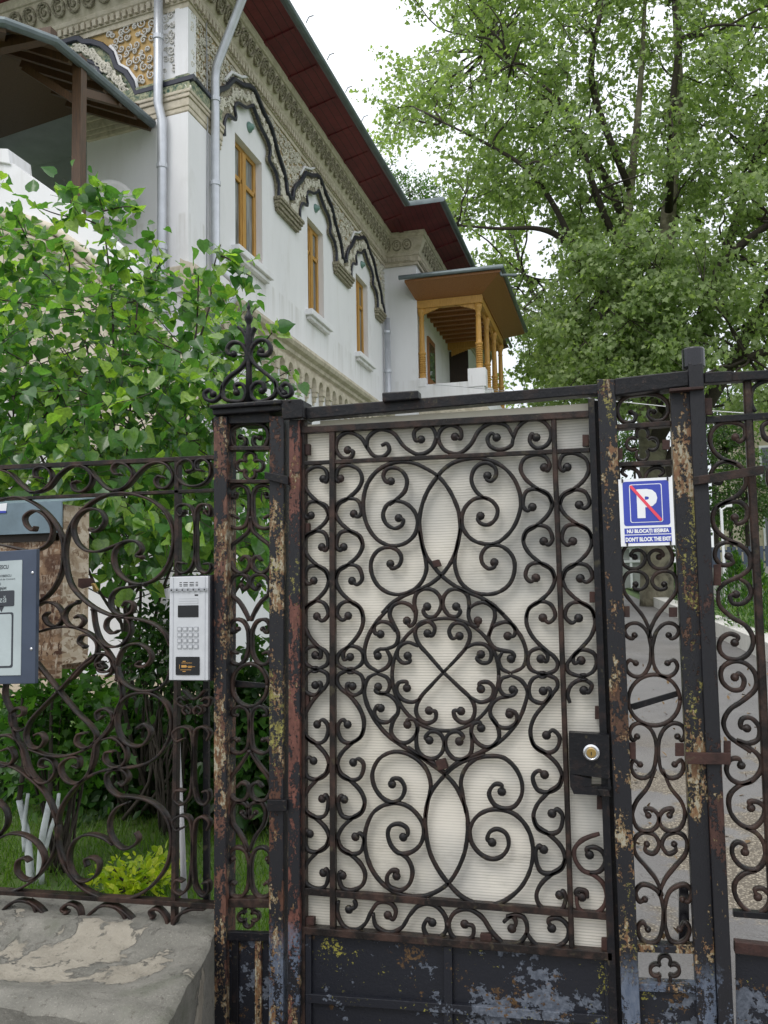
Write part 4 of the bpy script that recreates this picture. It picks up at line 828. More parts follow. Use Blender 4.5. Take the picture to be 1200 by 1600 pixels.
for i in range(nx-1): F_.append(((ny-1)*nx+i, (ny-1)*nx+i+1, nb3+i+1, nb3+i))
mb.add(V, F_); pln = part('stone_plinth', mb, M['plinth'], None, True)
tag(pln, 'wide worn concrete plinth with chipped cream patches under the rusty fence', 'wall')
# ================================================================ VILLA
XF = -5.5; YR = 21.0; XS = -4.66
villa = thing('villa', (-7, 16, 0), 'large white villa with carved frieze, red eaves, honey-coloured windows and a wooden balcony', 'building')
W = M['wall']
sdir = np.array([-math.cos(math.radians(7)), math.sin(math.radians(7)), 0]); sn = np.array([-math.sin(math.radians(7)), -math.cos(math.radians(7)), 0])  # outward (towards street)
C0 = np.array([XF, 10.5, 0])
def SP(px, py, out=0.): return atP(px, py, C0+sn*out, sn)
def sprism(mb, pix, o0, o1):   # polygon on the street face plane, from offset o0 (inside) to o1 (outside)
    return mb.prism([SP(a_, b_, o1) for a_, b_ in pix], -sn*(o1-o0))
GZ = 0.3
wins = [(12.06, 13.12, atX(367, 205, XF)[2]), (15.32, 16.25, 0), (18.50, 19.45, 0)]
WT, WB = 8.65, 6.80
# facade wall with window openings
mb = MB(); T = .45
def fbox(y0, y1, z0, z1): mb.box((XF-T, y0, z0), (XF, y1, z1))
ys_ = [10.5]
for a_, b_, _ in wins: ys_ += [a_, b_]
ys_ += [YR]
for i in range(0, len(ys_), 2): fbox(ys_[i], ys_[i+1], WB, WT)
fbox(10.5, YR, GZ-.3, WB); fbox(10.5, YR, WT, 9.66)
part('facade_wall', mb, W, villa)
part('room_dark', MB().box((XF-1.2, 11, 6), (XF-1.15, YR-.2, 9.3)), M['wooddk'], villa)
# risalit
mb = MB().box((XS-3, YR, GZ-.3), (XS, YR+12, 9.66)); part('wing_wall', mb, W, villa)
# street face
mb = MB(); p = C0+sn*0
mb.prism([C0+[0, 0, GZ-.3]+sdir*.02, C0+[0, 0, 9.66]+sdir*.02, C0+sdir*1.72+[0, 0, 9.66], C0+sdir*1.72+[0, 0, GZ-.3]], -sn*.4)
mb.prism([C0+sdir*1.72+[0, 0, 8.9], C0+sdir*1.72+[0, 0, 9.8], C0+sdir*8+[0, 0, 9.8], C0+sdir*8+[0, 0, 8.9]], -sn*.4)
mb.prism([C0+sdir*1.72+[0, 0, GZ-.3], C0+sdir*1.72+[0, 0, 5.6], C0+sdir*8+[0, 0, 5.6], C0+sdir*8+[0, 0, GZ-.3]], -sn*.4)
part('street_wall', mb, W, villa)
mb = MB().prism([C0+sdir*1.5-sn*1.6+[0, 0, 5], C0+sdir*1.5-sn*1.6+[0, 0, 9.5], C0+sdir*8-sn*1.6+[0, 0, 9.5], C0+sdir*8-sn*1.6+[0, 0, 5]], -sn*.2)
mb.prism([C0+sdir*1.5-sn*.4+[0, 0, 8.95], C0+sdir*8-sn*.4+[0, 0, 8.95], C0+sdir*8-sn*1.6+[0, 0, 8.95], C0+sdir*1.5-sn*1.6+[0, 0, 8.95]], (0, 0, .1))
mb.prism([C0+sdir*1.6-sn*.4+[0, 0, 5], C0+sdir*1.6-sn*1.6+[0, 0, 5], C0+sdir*1.6-sn*1.6+[0, 0, 9], C0+sdir*1.6-sn*.4+[0, 0, 9]], -sdir*.1)
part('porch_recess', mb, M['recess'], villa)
part('porch_light_block', MB().box((-10, 7.9, 5), (-9.9, 12, 9)), M['recess'], villa)  # unseen side wall, added to keep daylight out of the porch
part('porch_door', MB().prism([C0+sdir*k-sn*1.55+[0, 0, z] for k, z in ((2.9, 5.7), (2.9, 7.6), (4.2, 7.6), (4.2, 5.7))], -sn*.05), M['woodd'], villa)
# corner pilaster
mb = MB(); sprism(mb, [(251, 150), (300, 150), (300, 400), (251, 400)], -.02, .06)
q = SP(251, 200, .06)
mb = MB().prism([C0+sdir*.47+sn*.07+[0, 0, 5.6], C0+sn*.07+[.06, 0, 5.6], C0+[.06, .62, 5.6], C0+sdir*.47+[0, .5, 5.6]], (0, 0, 2.5))
part('corner_pilaster', mb, W, villa)
# windows
def make_window(y0, y1):
    w = part('window', MB().box((XF-.18, y0, WB), (XF-.11, y0+.07, WT)).box((XF-.18, y1-.07, WB), (XF-.11, y1, WT)).box((XF-.18, y0+.07, WT-.08), (XF-.11, y1-.07, WT)).box((XF-.18, y0+.07, WB), (XF-.11, y1-.07, WB+.08)), M['wood'], villa, bevel=.006)
    ym = (y0+y1)/2
    mb = MB().box((XF-.175, ym-.065, WB+.08), (XF-.08, ym+.065, WT-.08))
    for a_, b_ in ((y0+.07, ym-.065), (ym+.065, y1-.07)):
        mb.box((XF-.17, a_, WT-.62), (XF-.10, b_, WT-.545))
        mb.box((XF-.165, a_, WB+.08), (XF-.10, a_+.04, WT-.08)); mb.box((XF-.165, b_-.04, WB+.08), (XF-.10, b_, WT-.08))
    part('casement', mb, M['wood'], w, bevel=.006)
    part('pane', MB().box((XF-.142, y0+.1, WB+.08), (XF-.136, ym, WT-.08)), M['glass2'], w)
    part('pane', MB().box((XF-.142, ym, WB+.08), (XF-.136, y1-.1, WT-.08)), M['glass2'], w)
    part('window_sill', MB().box((XF-.10, y0-.16, WB-.12), (XF+.14, y1+.16, WB-.005)).box((XF-.0, y0-.1, WB-.19), (XF+.09, y1+.1, WB-.12)), W, w, bevel=.012)
for a_, b_, _ in wins: make_window(a_, b_)
# medallion cones above the windows
for a_, b_, _ in wins:
    part('medallion', MB().lathe((XF, (a_+b_)/2, 9.0), [(.085, 0), (.085, .025), (.055, .05), (.045, .08), (.01, .10)], 12, 'X'), M['teal'], villa, True)
# ---- frieze on the facade
outer = [(0, 9.63), (.14, 9.60), (.42, 9.46), (.76, 9.36), (1.0, 9.10), (1.3, 8.87), (1.42, 8.72), (1.46, 8.56), (1.6, 8.50)]
inner = [(0, 9.36), (.30, 9.16), (.60, 9.07), (.72, 8.93), (.66, 8.77), (.95, 8.69), (1.08, 8.50), (1.08, 8.30)]
cs = [12.59, 15.79, 18.99]
def yz(x, y, z): return (x, y, z)
def arch_line(c, ln, sgn): return [(c+sgn*a_, z) for a_, z in ln]
def xprism(mb, pts, x0, x1): return mb.prism([(x0, y, z) for y, z in pts], (x1-x0, 0, 0))
band = MB(); tubes = MB(); inl = MB(); fz = MB()
full = []
for c in cs:
    L_ = arch_line(c, outer, -1)[::-1]; R_ = arch_line(c, outer, 1)[1:]
    full += L_+R_
full[0] = (11.1, 8.60); full = [(10.5, 8.62), (11.1, 8.62)]+full[2:]
full = [p_ for p_ in full if p_[0] < YR-.35]+[(YR-.32, 8.35)]
# carved background above the arches, quads up to the cornice
P_ = full
for (y0, z0), (y1, z1) in zip(P_[:-1], P_[1:]):
    if y1 > y0+.001: fz.add([(XF+.03, y0, z0), (XF+.03, y1, z1), (XF+.03, y1, 9.66), (XF+.03, y0, 9.66)], [(0, 1, 2, 3)])
part('carved_frieze', fz, M['frz'], villa)
tubes.sweep([(XF+.09, y, z) for y, z in P_], .075, .06, (1, 0, 0))
for c in cs:
    for sg_ in (-1, 1):
        li, lo = arch_line(c, inner, sg_), arch_line(c, outer, sg_)
        if c == cs[0] and sg_ < 0: lo = [(max(y, 10.95), z) for y, z in lo]
        if sg_ > 0 and c == cs[2]: lo = [(min(y, YR-.35), z) for y, z in lo]; li = [(min(y, YR-.5), z) for y, z in li]
        A = crom([(0, *p_) for p_ in li], 4); B = crom([(0, *p_) for p_ in lo], 4)
        # resample to same count by arclength
        def rs(Q, n=26):
            Q = np.array(Q)[:, 1:]; d_ = np.r_[0, np.cumsum(np.linalg.norm(np.diff(Q, axis=0), axis=1))]; t = np.linspace(0, d_[-1], n)
            return np.c_[np.interp(t, d_, Q[:, 0]), np.interp(t, d_, Q[:, 1])]
        A, B = rs(A), rs(B)
        # last point of the band drops to the capital
        A_ = list(A); B_ = list(B); vs = []
        for (y0, z0), (y1, z1) in zip(A_, B_): vs += [(XF+.07, y0, z0), (XF+.07, y1, z1)]
        fs = [(2*i, 2*i+1, 2*i+3, 2*i+2) for i in range(len(A_)-1)]; band.add(vs, fs)
        vs = []
        for y0, z0 in A_: vs += [(XF+.07, y0, z0), (XF, y0, z0)]
        band.add(vs, fs)
        inl.sweep([(XF+.08, y, z) for y, z in A_], .05, .05, (1, 0, 0))
        part('glazed_line', inl, M['navy'], villa); inl = MB()
        # piece between arch foot and the valley
        band.add([(XF+.07, A_[-1][0], 8.30), (XF+.07, A_[-1][0], A_[-1][1]+.0), (XF+.07, B_[-1][0], B_[-1][1]), (XF+.07, B_[-1][0], 8.30)], [(0, 1, 2, 3)])
        band.add([(XF+.072, A_[-1][0], 8.30), (XF+.072, A_[-6][0], A_[-6][1]), (XF+.072, B_[-1][0], B_[-1][1])], [(0, 1, 2)])
part('arch_band', band, M['carve2'], villa); part('glazed_line', tubes, M['navy'], villa)
# white edge above the arch peaks
for c in cs:
    q = [(c-.95, 9.14), (c-.72, 9.40), (c-.36, 9.53), (c-.05, 9.72)]
    part('white_fillet', MB().tube([(XF+.06, y-.05, z+.07) for y, z in q], .026, 6), W, villa, True)
# capitals between arches
def capital(y0, y1):
    mb = MB()
    for o_, z0, z1, e_ in ((.12, 8.24, 8.30, .04), (.10, 8.19, 8.24, .02), (.07, 8.12, 8.19, 0), (.04, 8.07, 8.12, -.03)): mb.box((XF, y0-e_, z0), (XF+o_+.03, y1+e_, z1))
    return part('capital', mb, M['carve2'], villa, bevel=.01)
for c in cs: capital(c+1.06, c+2.14 if c < 18 else YR-.38)
mb = MB()   # corner capital wrapping round
for o_, z0, z1 in ((.11, 8.37, 8.42), (.095, 8.31, 8.37), (.075, 8.19, 8.31), (.065, 8.12, 8.19), (.05, 8.06, 8.12)):
    mb.prism([C0+sdir*1.7+[0, 0, z0], C0+sdir*1.7+sn*o_+[0, 0, z0], C0+sn*o_+[o_, 0, z0], C0+[o_, .98, z0], C0+[0, .98, z0]], (0, 0, z1-z0))
part('capital', mb, M['trim'], villa, bevel=.012)
mb = MB().prism([C0+sdir*1.5+sn*.0+[0, 0, 8.42], C0+sdir*1.5+sn*.10+[0, 0, 8.42], C0+sn*.10+[.10, 0, 8.42], C0+[.10, .9, 8.42], C0+[0, .9, 8.42]], (0, 0, .20))
part('relief_band', mb, M['green'], villa)
# curls of the relief
def curls(mb, places, frame, r=.085, tr=.017):
    for (a_, b_) in places:
        sg_ = random.choice((-1, 1)); t0 = random.uniform(0, 6.28); rr = r*random.uniform(.6, 1.25); pts = []
        for k in range(13):
            t = k/12; rad = rr*(1-.8*t); an = t0+sg_*t*8
            pts.append(frame(a_+rad*math.cos(an), b_+rad*math.sin(an)))
        pts.append(frame(a_, b_)); mb.tube(pts, [tr*(1.15-.5*k/13) for k in range(14)], 5)
def inside(p_, poly):
    x, y = p_; c = False; n = len(poly)
    for i in range(n):
        x0, y0 = poly[i]; x1, y1 = poly[i-1]
        if (y0 > y) != (y1 > y) and x < (x1-x0)*(y-y0)/(y1-y0)+x0: c = not c
    return c
def spread(poly, step):
    xs_ = [p_[0] for p_ in poly]; ys2 = [p_[1] for p_ in poly]; out = []
    y = min(ys2)
    while y < max(ys2):
        x = min(xs_)
        while x < max(xs_):
            q = (x+random.uniform(-.3, .3)*step, y+random.uniform(-.3, .3)*step)
            if inside(q, poly): out.append(q)
            x += step
        y += step
    return out
fpoly = [(10.55, 9.6), (10.55, 8.75)]+[p_ for p_ in P_[1:]]+[(YR-.1, 8.4), (YR-.1, 9.6)]
spots = spread(fpoly, .10)
for y0, y1 in ((10, 12.6), (12.6, 15.8), (15.8, 19), (19, 22)):
    mb = MB(); curls(mb, [q for q in spots if y0 <= q[0] < y1], lambda a_, b_: (XF+.04, a_, b_), .058, .0125); part('relief_scrollwork', mb, M['scrl2'], villa, True)
for c in cs:
    for sg_ in (-1, 1):
        mb = MB()
        mid = [((a_+b_)/2, (z0+z1)/2) for (a_, z0), (b_, z1) in zip([(c+sg_*a_, z) for a_, z in inner], [(c+sg_*a_, z) for a_, z in outer])]+[(c+sg_*1.35, 8.40), (c+sg_*1.5, 8.38)]
        mid = [(y, z) for y, z in mid if y < YR-.4]
        if len(mid) < 3: continue
        Q = [q[1:] for q in crom([(0, *p_) for p_ in mid], 5)]
        curls(mb, [q+rng.normal(0, .035, 2) for q in Q for _ in (0, 1)], lambda a_, b_: (XF+.08, a_, b_), .05, .012)
        part('relief_scrollwork', mb, M['scrl2'], villa, True)
# ---- street face decoration
C4 = lambda u, v: (u/4, v/4)
part('ochre_panel', sprism(MB(), [C4(*p_) for p_ in ((1145, -60), (1145, 470), (1010, 520), (862, 556), (822, 470), (740, 405), (705, 310), (640, 262), (560, 245), (500, 235), (500, 60), (700, -60))], .0, .02), M['ocher'], villa)
poly = [((SP(*C4(*p_)) - C0) @ sdir, SP(*C4(*p_))[2]) for p_ in ((1135, -40), (1135, 460), (1010, 505), (875, 540), (835, 455), (755, 385), (715, 290), (650, 240), (560, 222), (700, -20))]
mb = MB(); curls(mb, spread(poly, .125), lambda a_, b_: C0+sdir*a_+sn*.04+[0, 0, b_], .062, .0125); part('relief_scrollwork', mb, M['scrl'], villa, True)
ob = [(1180, 492), (1010, 540), (852, 585), (830, 520), (790, 455), (730, 420), (700, 335), (640, 285), (580, 265), (520, 262), (495, 243), (470, 245), (330, 285), (120, 345)]
ib = [(1185, 620), (1010, 660), (800, 650), (742, 640), (730, 585), (700, 545), (660, 542), (632, 520), (625, 450), (600, 402), (550, 380), (480, 382), (330, 430), (120, 480)]
A = [SP(*C4(*p_), .05) for p_ in ib]; B = [SP(*C4(*p_), .05) for p_ in ob]
vs = []; [vs.extend((a_, b_)) for a_, b_ in zip(A, B)]
part('green_relief_band', MB().add(vs, [(2*i, 2*i+1, 2*i+3, 2*i+2) for i in range(len(A)-1)]), M['green'], villa)
part('glazed_line', MB().sweep([SP(*C4(*p_), .07) for p_ in [(1215, 482)]+ob], .085, .06, sn), M['navy'], villa); part('glazed_line', MB().sweep([SP(*C4(*p_), .06) for p_ in ib[3:]], .05, .05, sn), M['navy'], villa)
part('white_fillet', MB().tube([SP(*C4(*p_), .05) for p_ in ((862, 572), (848, 500), (800, 435), (745, 405), (722, 330), (690, 290))], .03, 6), W, villa, True)
mb = MB(); mid = [((np.array(a_)+np.array(b_))/2) for a_, b_ in zip(A, B)]; Q = crom(mid, 5)
curls(mb, [((q-C0) @ sdir, q[2]) for q in Q], lambda a_, b_: C0+sdir*a_+sn*.075+[0, 0, b_], .07, .015)
part('relief_scrollwork', mb, M['scrl2'], villa, True)
mb = MB().prism([C0+sdir*.0+sn*.055+[.05, 0, 8.66], C0+sdir*.16+sn*.055+[0, 0, 8.66], C0+sdir*.16+[0, 0, 8.66], C0+[.05, .17, 8.66]], (0, 0, .98)); part('corner_strip', mb, W, villa)
# ---- cornice swept round the house
path = [C0+sdir*6, C0+0., np.array([XF, YR, 0]), np.array([XS, YR, 0]), np.array([XS, YR+12, 0])]
offs = [sn, np.array([1, 0, 0])+sn*1.0, np.array([1, -1, 0]), np.array([1, -1, 0]), np.array([1, 0, 0])]
def cornice(prof, name, m, close=True, smooth=False):
    vs = []; n = len(prof)
    for p_, o_ in zip(path, offs): vs += [p_+o_*a_+np.array([0, 0, z]) for a_, z in prof]
    fs = [(i*n+k, i*n+k+1, (i+1)*n+k+1, (i+1)*n+k) for i in range(len(path)-1) for k in range(n-1)]
    return part(name, MB().add(vs, fs), m, villa, smooth)
cornice([(0, 9.62), (.06, 9.62), (.06, 9.70), (.085, 9.70), (.085, 9.84), (.11, 9.86), (.12, 9.90), (.115, 9.92), (.14, 9.96), (.19, 10.04), (.235, 10.16), (.25, 10.26), (.28, 10.27), (.285, 10.31), (.30, 10.33), (.30, 10.40), (0, 10.40)], 'cornice', M['trim'])
segs = [(path[i], path[i+1], offs_) for i, offs_ in ((0, sn), (1, np.array([1., 0, 0])), (2, np.array([0, -1., 0])), (3, np.array([1., 0, 0])))]
for a_, b_, o_ in segs:
    dent = MB(); eggs = MB()
    ln = np.linalg.norm(b_-a_); t_ = (b_-a_)/ln; n = int(ln/.105)
    for k in range(n):
        c = a_+t_*(.05+k*.105)+o_*.085
        dent.prism([c+[0, 0, 9.72], c+t_*.06+[0, 0, 9.72], c+t_*.06+o_*.035+[0, 0, 9.72], c+o_*.035+[0, 0, 9.72]], (0, 0, .10))
    n = int(ln/.27)
    for k in range(n):
        c = a_+t_*(.13+k*.27); pts = []; pts2 = []
        up = np.array([0, 0, 1]); nn = (up*.3+o_*.09); nn /= np.linalg.norm(nn)
        for j in range(15):
            an = 2*math.pi*j/14; pts.append(c+o_*(.205+.035*math.sin(an))+t_*.105*math.cos(an)+up*(10.10+.115*math.sin(an)))
        for j in range(10):
            an = 1+j*.75; r_ = .075-.0065*j; pts2.append(c+o_*(.21+r_*.3*math.sin(an))+t_*r_*math.cos(an)+up*(10.10+r_*math.sin(an)))
        eggs.tube(pts, .024, 5); eggs.tube(pts2, .017, 5)
    part('dentils', dent, M['trim'], villa); part('cornice_carving', eggs, M['carve2'], villa, True)
# ---- eaves: soffit, gutter, roof
def offp(o_, z, ex=(0, 0)):
    r_ = []
    for i, (p_, f_) in enumerate(zip(path, offs)):
        q = p_+f_*o_+np.array([0, 0, z]); 
        if i in (2, 3): q = q+np.array([0, -ex[0], 0])
        r_.append(q)
    return r_
si, so = offp(.26, 10.40), offp(.90, 10.56, (.45, 0))
vs = []; [vs.extend((a_, b_)) for a_, b_ in zip(si, so)]
part('soffit', MB().add(vs, [(2*i, 2*i+1, 2*i+3, 2*i+2) for i in range(4)]), M['soffit'], villa)
for a_, b_, i in ((si[1], si[2], 1), (si[2], si[3], 2), (si[3], si[4], 3)):
    ln = np.linalg.norm(b_-a_); t_ = (b_-a_)/ln; n = int(ln/1.05); o_ = (so[i]-si[i])*(np.array([1, 0, 0]) if i != 2 else np.array([0, 1, 0]))
    o_[2] = .16
    for k in range(n+1):
        c = a_+t_*(.3+k*1.05)
        if (c-a_)@t_ > ln-.1: continue
        part('rafter', MB().beam(c, c+o_*.98, .11, .06), M['soffit'], villa)
gt = [q+np.array([0, 0, .02]) for q in offp(.98, 10.56, (.45, 0))]
part('gutter', MB().tube(gt, .062, 10), M['gutter'], villa)
ro = [q+np.array([0, 0, .10]) for q in offp(.95, 10.56, (.45, 0))]; ri = [q+np.array([0, 0, 2.6]) for q in offp(-3.2, 10.0)]
vs = []; [vs.extend((a_, b_)) for a_, b_ in zip(ro, ri)]
rf_ = part('roof', MB().add(vs, [(2*i, 2*i+1, 2*i+3, 2*i+2) for i in range(4)]), M['roof'], villa)
for k in range(9):
    c = np.array([XF+.96, 10.6+k*1.05, 10.66]); part('snow_guard', MB().tube([c, c+[.05, 0, .09], c+[.13, 0, .10]], .009, 6), M['gutter'], rf_)
c = np.array([XS+.9, YR-1.3, 10.62])
# ---- string course with pendant corbels
def yprof(prof, y0, y1, name, m):
    n = len(prof); vs = [(XF+a_, y, z) for y in (y0, y1) for a_, z in prof]
    return part(name, MB().add(vs, [(k, k+1, n+k+1, n+k) for k in range(n-1)]+[tuple(range(n))]), m, villa)
yprof([(0, 5.58), (.05, 5.58), (.07, 5.64), (.12, 5.68), (.13, 5.74), (.20, 5.78), (.23, 5.84), (.22, 5.90), (.06, 5.96), (0, 6.0)], 10.3, YR, 'string_course', M['trim'])
# the corbel table: a slab pierced by little round arches
mb = MB(); pit = .40; y = 10.7; ks = []
while y < YR-.3: ks.append(y); y += pit
for y in ks:
    pts = [(y, 5.58), (y, 5.40)]; 
    r_ = .125; c_ = y+pit/2
    pts = [(y, 5.58), (y, 5.36), (c_-r_, 5.36)]+[(c_-r_*math.cos(a_), 5.38+r_*math.sin(a_)) for a_ in np.linspace(0, math.pi, 9)]+[(c_+r_, 5.36), (y+pit, 5.36), (y+pit, 5.58)]
    xprism(mb, pts, XF, XF+.11)
part('corbel_table', mb, M['trim'], villa)
cb0 = None
for y in ks:
    if cb0 is None:
        o_ = MB().box((XF, y-.07, 5.26), (XF+.11, y+.07, 5.36)).box((XF, y-.055, 5.17), (XF+.085, y+.055, 5.26)).box((XF, y-.04, 5.08), (XF+.06, y+.04, 5.17)).box((XF, y-.02, 5.02), (XF+.035, y+.02, 5.08))
        cb0 = part('corbel', o_, M['trim'], villa, bevel=.008); y00 = y
    else: copy_part(cb0, villa, (0, y-y00, 0))
yprof([(0, 1.9), (.10, 1.9), (.12, 1.98), (.0, 2.05)], 10.4, YR, 'base_moulding', M['trim'])
part('street_string_course', MB().prism([C0+sn*.15+[0.15, 0, 5.72], C0+sdir*8+sn*.15+[0, 0, 5.72], C0+sdir*8+[0, 0, 5.72], C0+[0, 0, 5.72]], (0, 0, .22)), M['trim'], villa, bevel=.03)
# ---- downpipes
def pipe(pts, r, name='downpipe', cl=()):
    o_ = part(name, MB().tube(pts, r, 12), M['pipe'], villa, True)
    for c in cl: part('pipe_collar', MB().lathe(c, [(r*1.18, -.03), (r*1.18, .03)], 12), M['pipe'], o_)
    return o_
p1 = [SP(x, y, .17) for x, y in ((243, -80), (243, 10), (249, 60), (249, 195), (253, 240), (253, 400))]
xx, yy = p1[3][0], p1[3][1]
pipe([(xx-.02, yy, 11), (xx-.02, yy, 8.25), (xx+.04, yy-.0, 8.0), (xx+.04, yy, 5.9), (xx+.02, yy+.05, 5.0), (xx+.02, yy+.05, .3)], .063, cl=[(xx-.02, yy, 9.2), (xx+.04, yy, 7.35), (xx+.04, yy, 6.2)])
q0 = atX(342, 185, XF+.15); q1 = atX(337, 400, XF+.15); g0 = atX(405, -40, XF+.75)
yq = q1[1]
pipe([(XF+.9, yq-.25, 10.5), (XF+.8, yq-.2, 10.2), (XF+.17, yq, 9.1), (XF+.15, yq, 8.9), (XF+.15, yq, 6.15), (XF+.38, yq+.1, 5.95), (XF+.38, yq+.1, 5.7), (XF+.12, yq+.05, 5.3), (XF+.12, yq+.05, .4)], .063, cl=[(XF+.15, yq, 8.6), (XF+.15, yq, 7.35)])
pipe([(XF+.12, YR-.22, 8.25), (XF+.12, YR-.22, 1)], .075, cl=[(XF+.12, YR-.22, 7.9), (XF+.12, YR-.22, 6.9)])
part('cable', MB().tube([(XF+.07, 10.95, 10), (XF+.07, 10.98, 8.2), (XF+.07, 10.95, 5.9)], .009, 5), M['alu2'], villa)
# ---- wooden balcony on the wing
ZF, ZB = 6.80, 8.62
mb = MB().box((XS, YR+.0, 5.9), (-3.02, YR+.22, 6.55)); mb.box((-3.42, YR-.02, 6.4), (-2.98, YR+.30, 6.86)); mb.box((XS-.02, YR-.015, 6.5), (XS+.19, YR+.22, 6.72))
mb.box((-3.22, YR+.30, 5.9), (-3.02, YR+4.2, 6.5)); mb.box((XS, YR+.22, 5.9), (-3.22, YR+4.2, 6.02))
for k in (1.35, 2.75, 4.15): mb.box((-3.25, YR+k-.14, 6.5), (-2.99, YR+k+.16, 6.62))
part('balcony_parapet', mb, W, villa, bevel=.01)
def column(x, y, z0, z1):
    h = z1-z0; pr = [(.095, 0), (.095, .03), (.075, .05), (.085, .09)]
    for i in range(9):
        zz = .10+i*.055; pr += [(.088, zz), (.088, zz+.028), (.066, zz+.034), (.066, zz+.05)]
    pr += [(.095, .62), (.095, .66), (.07, .68), (.072, .74), (.066, 1.2), (.060, h-.32), (.075, h-.30), (.06, h-.27), (.062, h-.2), (.085, h-.14), (.10, h-.08), (.10, h)]
    return MB().lathe((x, y, z0), pr, 16)
for x, y in ((XS+.09, YR+.10), (-3.14, YR+.12), (-3.12, YR+1.35), (-3.12, YR+2.75), (-3.12, YR+4.1)):
    part('column', column(x, y, 6.72 if x < -4 else (6.86 if y < YR+.5 else 6.62), ZB-.12), M['wood'], villa, True)
mb = MB().box((XS-.02, YR+.02, ZB-.12), (-3.02, YR+.18, ZB+.08)).box((-3.22, YR+.18, ZB-.12), (-3.04, YR+4.2, ZB+.08)); mb.box((XS, YR+4.05, ZB-.12), (-3.22, YR+4.2, ZB+.08))
part('balcony_beam', mb, M['wood'], villa, bevel=.01)
# scalloped brackets under the beam
def scallop(c, d_, n, L_, dep, y_axis=False):
    pts = [(0, 0)]
    for k in range(n):
        t = k/n; h_ = dep*(1-t)**1.2
        pts += [(L_*t, -h_), (L_*(t+.5/n), -h_+.02), (L_*(t+.8/n), -h_+.035)]
    pts += [(L_, -.01), (L_, 0)]
    return [c+np.array(d_)*a_+np.array([0, 0, b_]) for a_, b_ in pts]
mb = MB()
def brk(pts, dv): part('carved_bracket', MB().prism(pts, dv), M['wood'], villa)
brk(scallop(np.array([XS+.16, YR+.06, ZB-.12]), (1, 0, 0), 6, .5, .16), (0, .05, 0)); brk(scallop(np.array([-3.2, YR+.06, ZB-.12]), (-1, 0, 0), 6, .5, .16), (0, .05, 0))
for k in (.2, 1.45, 2.85):
    brk(scallop(np.array([-3.16, YR+k, ZB-.12]), (0, 1, 0), 4, .4, .13), (.05, 0, 0)); brk(scallop(np.array([-3.16, YR+k+1.05, ZB-.12]), (0, -1, 0), 4, .4, .13), (.05, 0, 0))
brk(scallop(np.array([XS+.1, YR+4.1, ZB-.12]), (1, 0, 0), 8, .7, .2), (0, .05, 0)); brk(scallop(np.array([-3.25, YR+4.1, ZB-.12]), (-1, 0, 0), 8, .7, .2), (0, .05, 0))
mb = MB()
for k in range(9): mb.box((XS, YR+.35+k*.42, ZB+.0), (-3.22, YR+.45+k*.42, ZB+.075))
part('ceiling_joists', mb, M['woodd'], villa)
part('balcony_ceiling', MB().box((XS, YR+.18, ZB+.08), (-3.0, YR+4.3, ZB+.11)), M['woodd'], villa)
e0, e1 = (XS-.17, YR-.55), (-2.50, YR-.55); zg = 9.0
part('boarded_eaves', MB().add([(e0[0], e0[1], zg), (e1[0], e1[1], zg), (e1[0], YR+4.9, zg), (-3.02, YR+4.3, ZB+.12), (-3.02, YR+.02, ZB+.08), (XS-.02, YR+.02, ZB+.08)], [(0, 1, 4, 5), (1, 2, 3, 4)]), M['woodd'], villa)
part('eaves_board', MB().box((XS-.17, YR-.57, zg), (-2.5, YR-.55, zg+.06)).box((-2.50, YR-.57, zg), (-2.48, YR+4.9, zg+.06)), M['woodd'], villa)
part('balcony_gutter', MB().tube([(XS-.30, YR-.62, zg+.11), (-2.44, YR-.62, zg+.11), (-2.44, YR+5, zg+.11)], .055, 10).tube([(-2.5, YR-.5, zg+.08), (-2.46, YR-.55, zg-.08), (-2.1, YR-.55, zg-.12)], .035, 8), M['gutter'], villa)
part('balcony_roof', MB().add([(XS-.17, YR-.62, zg+.14), (-2.42, YR-.62, zg+.14), (-2.42, YR+5, zg+.14), (XS, YR+5, zg+.75), (XS, YR+1, zg+.75)], [(0, 1, 4), (1, 2, 3, 4)]), M['roof'], villa)
w_ = part('balcony_door', MB().box((XS, YR+1.1, 6.05), (XS+.05, YR+1.95, 8.1)), M['woodd'], villa); part('pane', MB().box((XS+.05, YR+1.2, 7.0), (XS+.056, YR+1.85, 7.95)), M['glass'], w_)
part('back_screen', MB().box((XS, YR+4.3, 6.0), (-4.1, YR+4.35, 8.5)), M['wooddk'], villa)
part('balcony_base_moulding', MB().box((XS, YR-.05, 5.66), (-2.95, YR+4.25, 5.90)).box((XS, YR+.03, 5.50), (-3.05, YR+4.2, 5.66)), M['trim'], villa, bevel=.03)
# ---- entrance porch on the street side (left edge of the photograph)
ZP = 8.04
g = [np.array([-6.03, 10.45, ZP]), np.array([-6.17, 8.47, ZP]), np.array([-6.5, 8.02, ZP]), np.array([-7.1, 7.72, ZP]), np.array([-9.8, 7.72, ZP])]
part('porch_gutter', MB().tube([q+[0.03, 0, -.02] for q in g], .06, 10), M['gutter'], villa)
hub = np.array([-8.2, 10.6, ZP+.75]); mb = MB()
top = [np.array([-7.3, 10.9, ZP+.9]), np.array([-7.4, 9.6, ZP+.9]), np.array([-7.6, 9.3, ZP+.9]), np.array([-7.9, 9.2, ZP+.9]), np.array([-9.8, 9.2, ZP+.9])]
vs = []; [vs.extend((a_+np.array([0, 0, .06]), b_)) for a_, b_ in zip(g, top)]
part('porch_roof', MB().add(vs+[np.array([-9.8, 11.3, ZP+.9])], [(2*i, 2*i+1, 2*i+3, 2*i+2) for i in range(4)]+[(1, 3, 5, 7, 9, 10)]), M['roof'], villa)
tin = [q+np.array([-.1, 0, -.25]) for q in top]
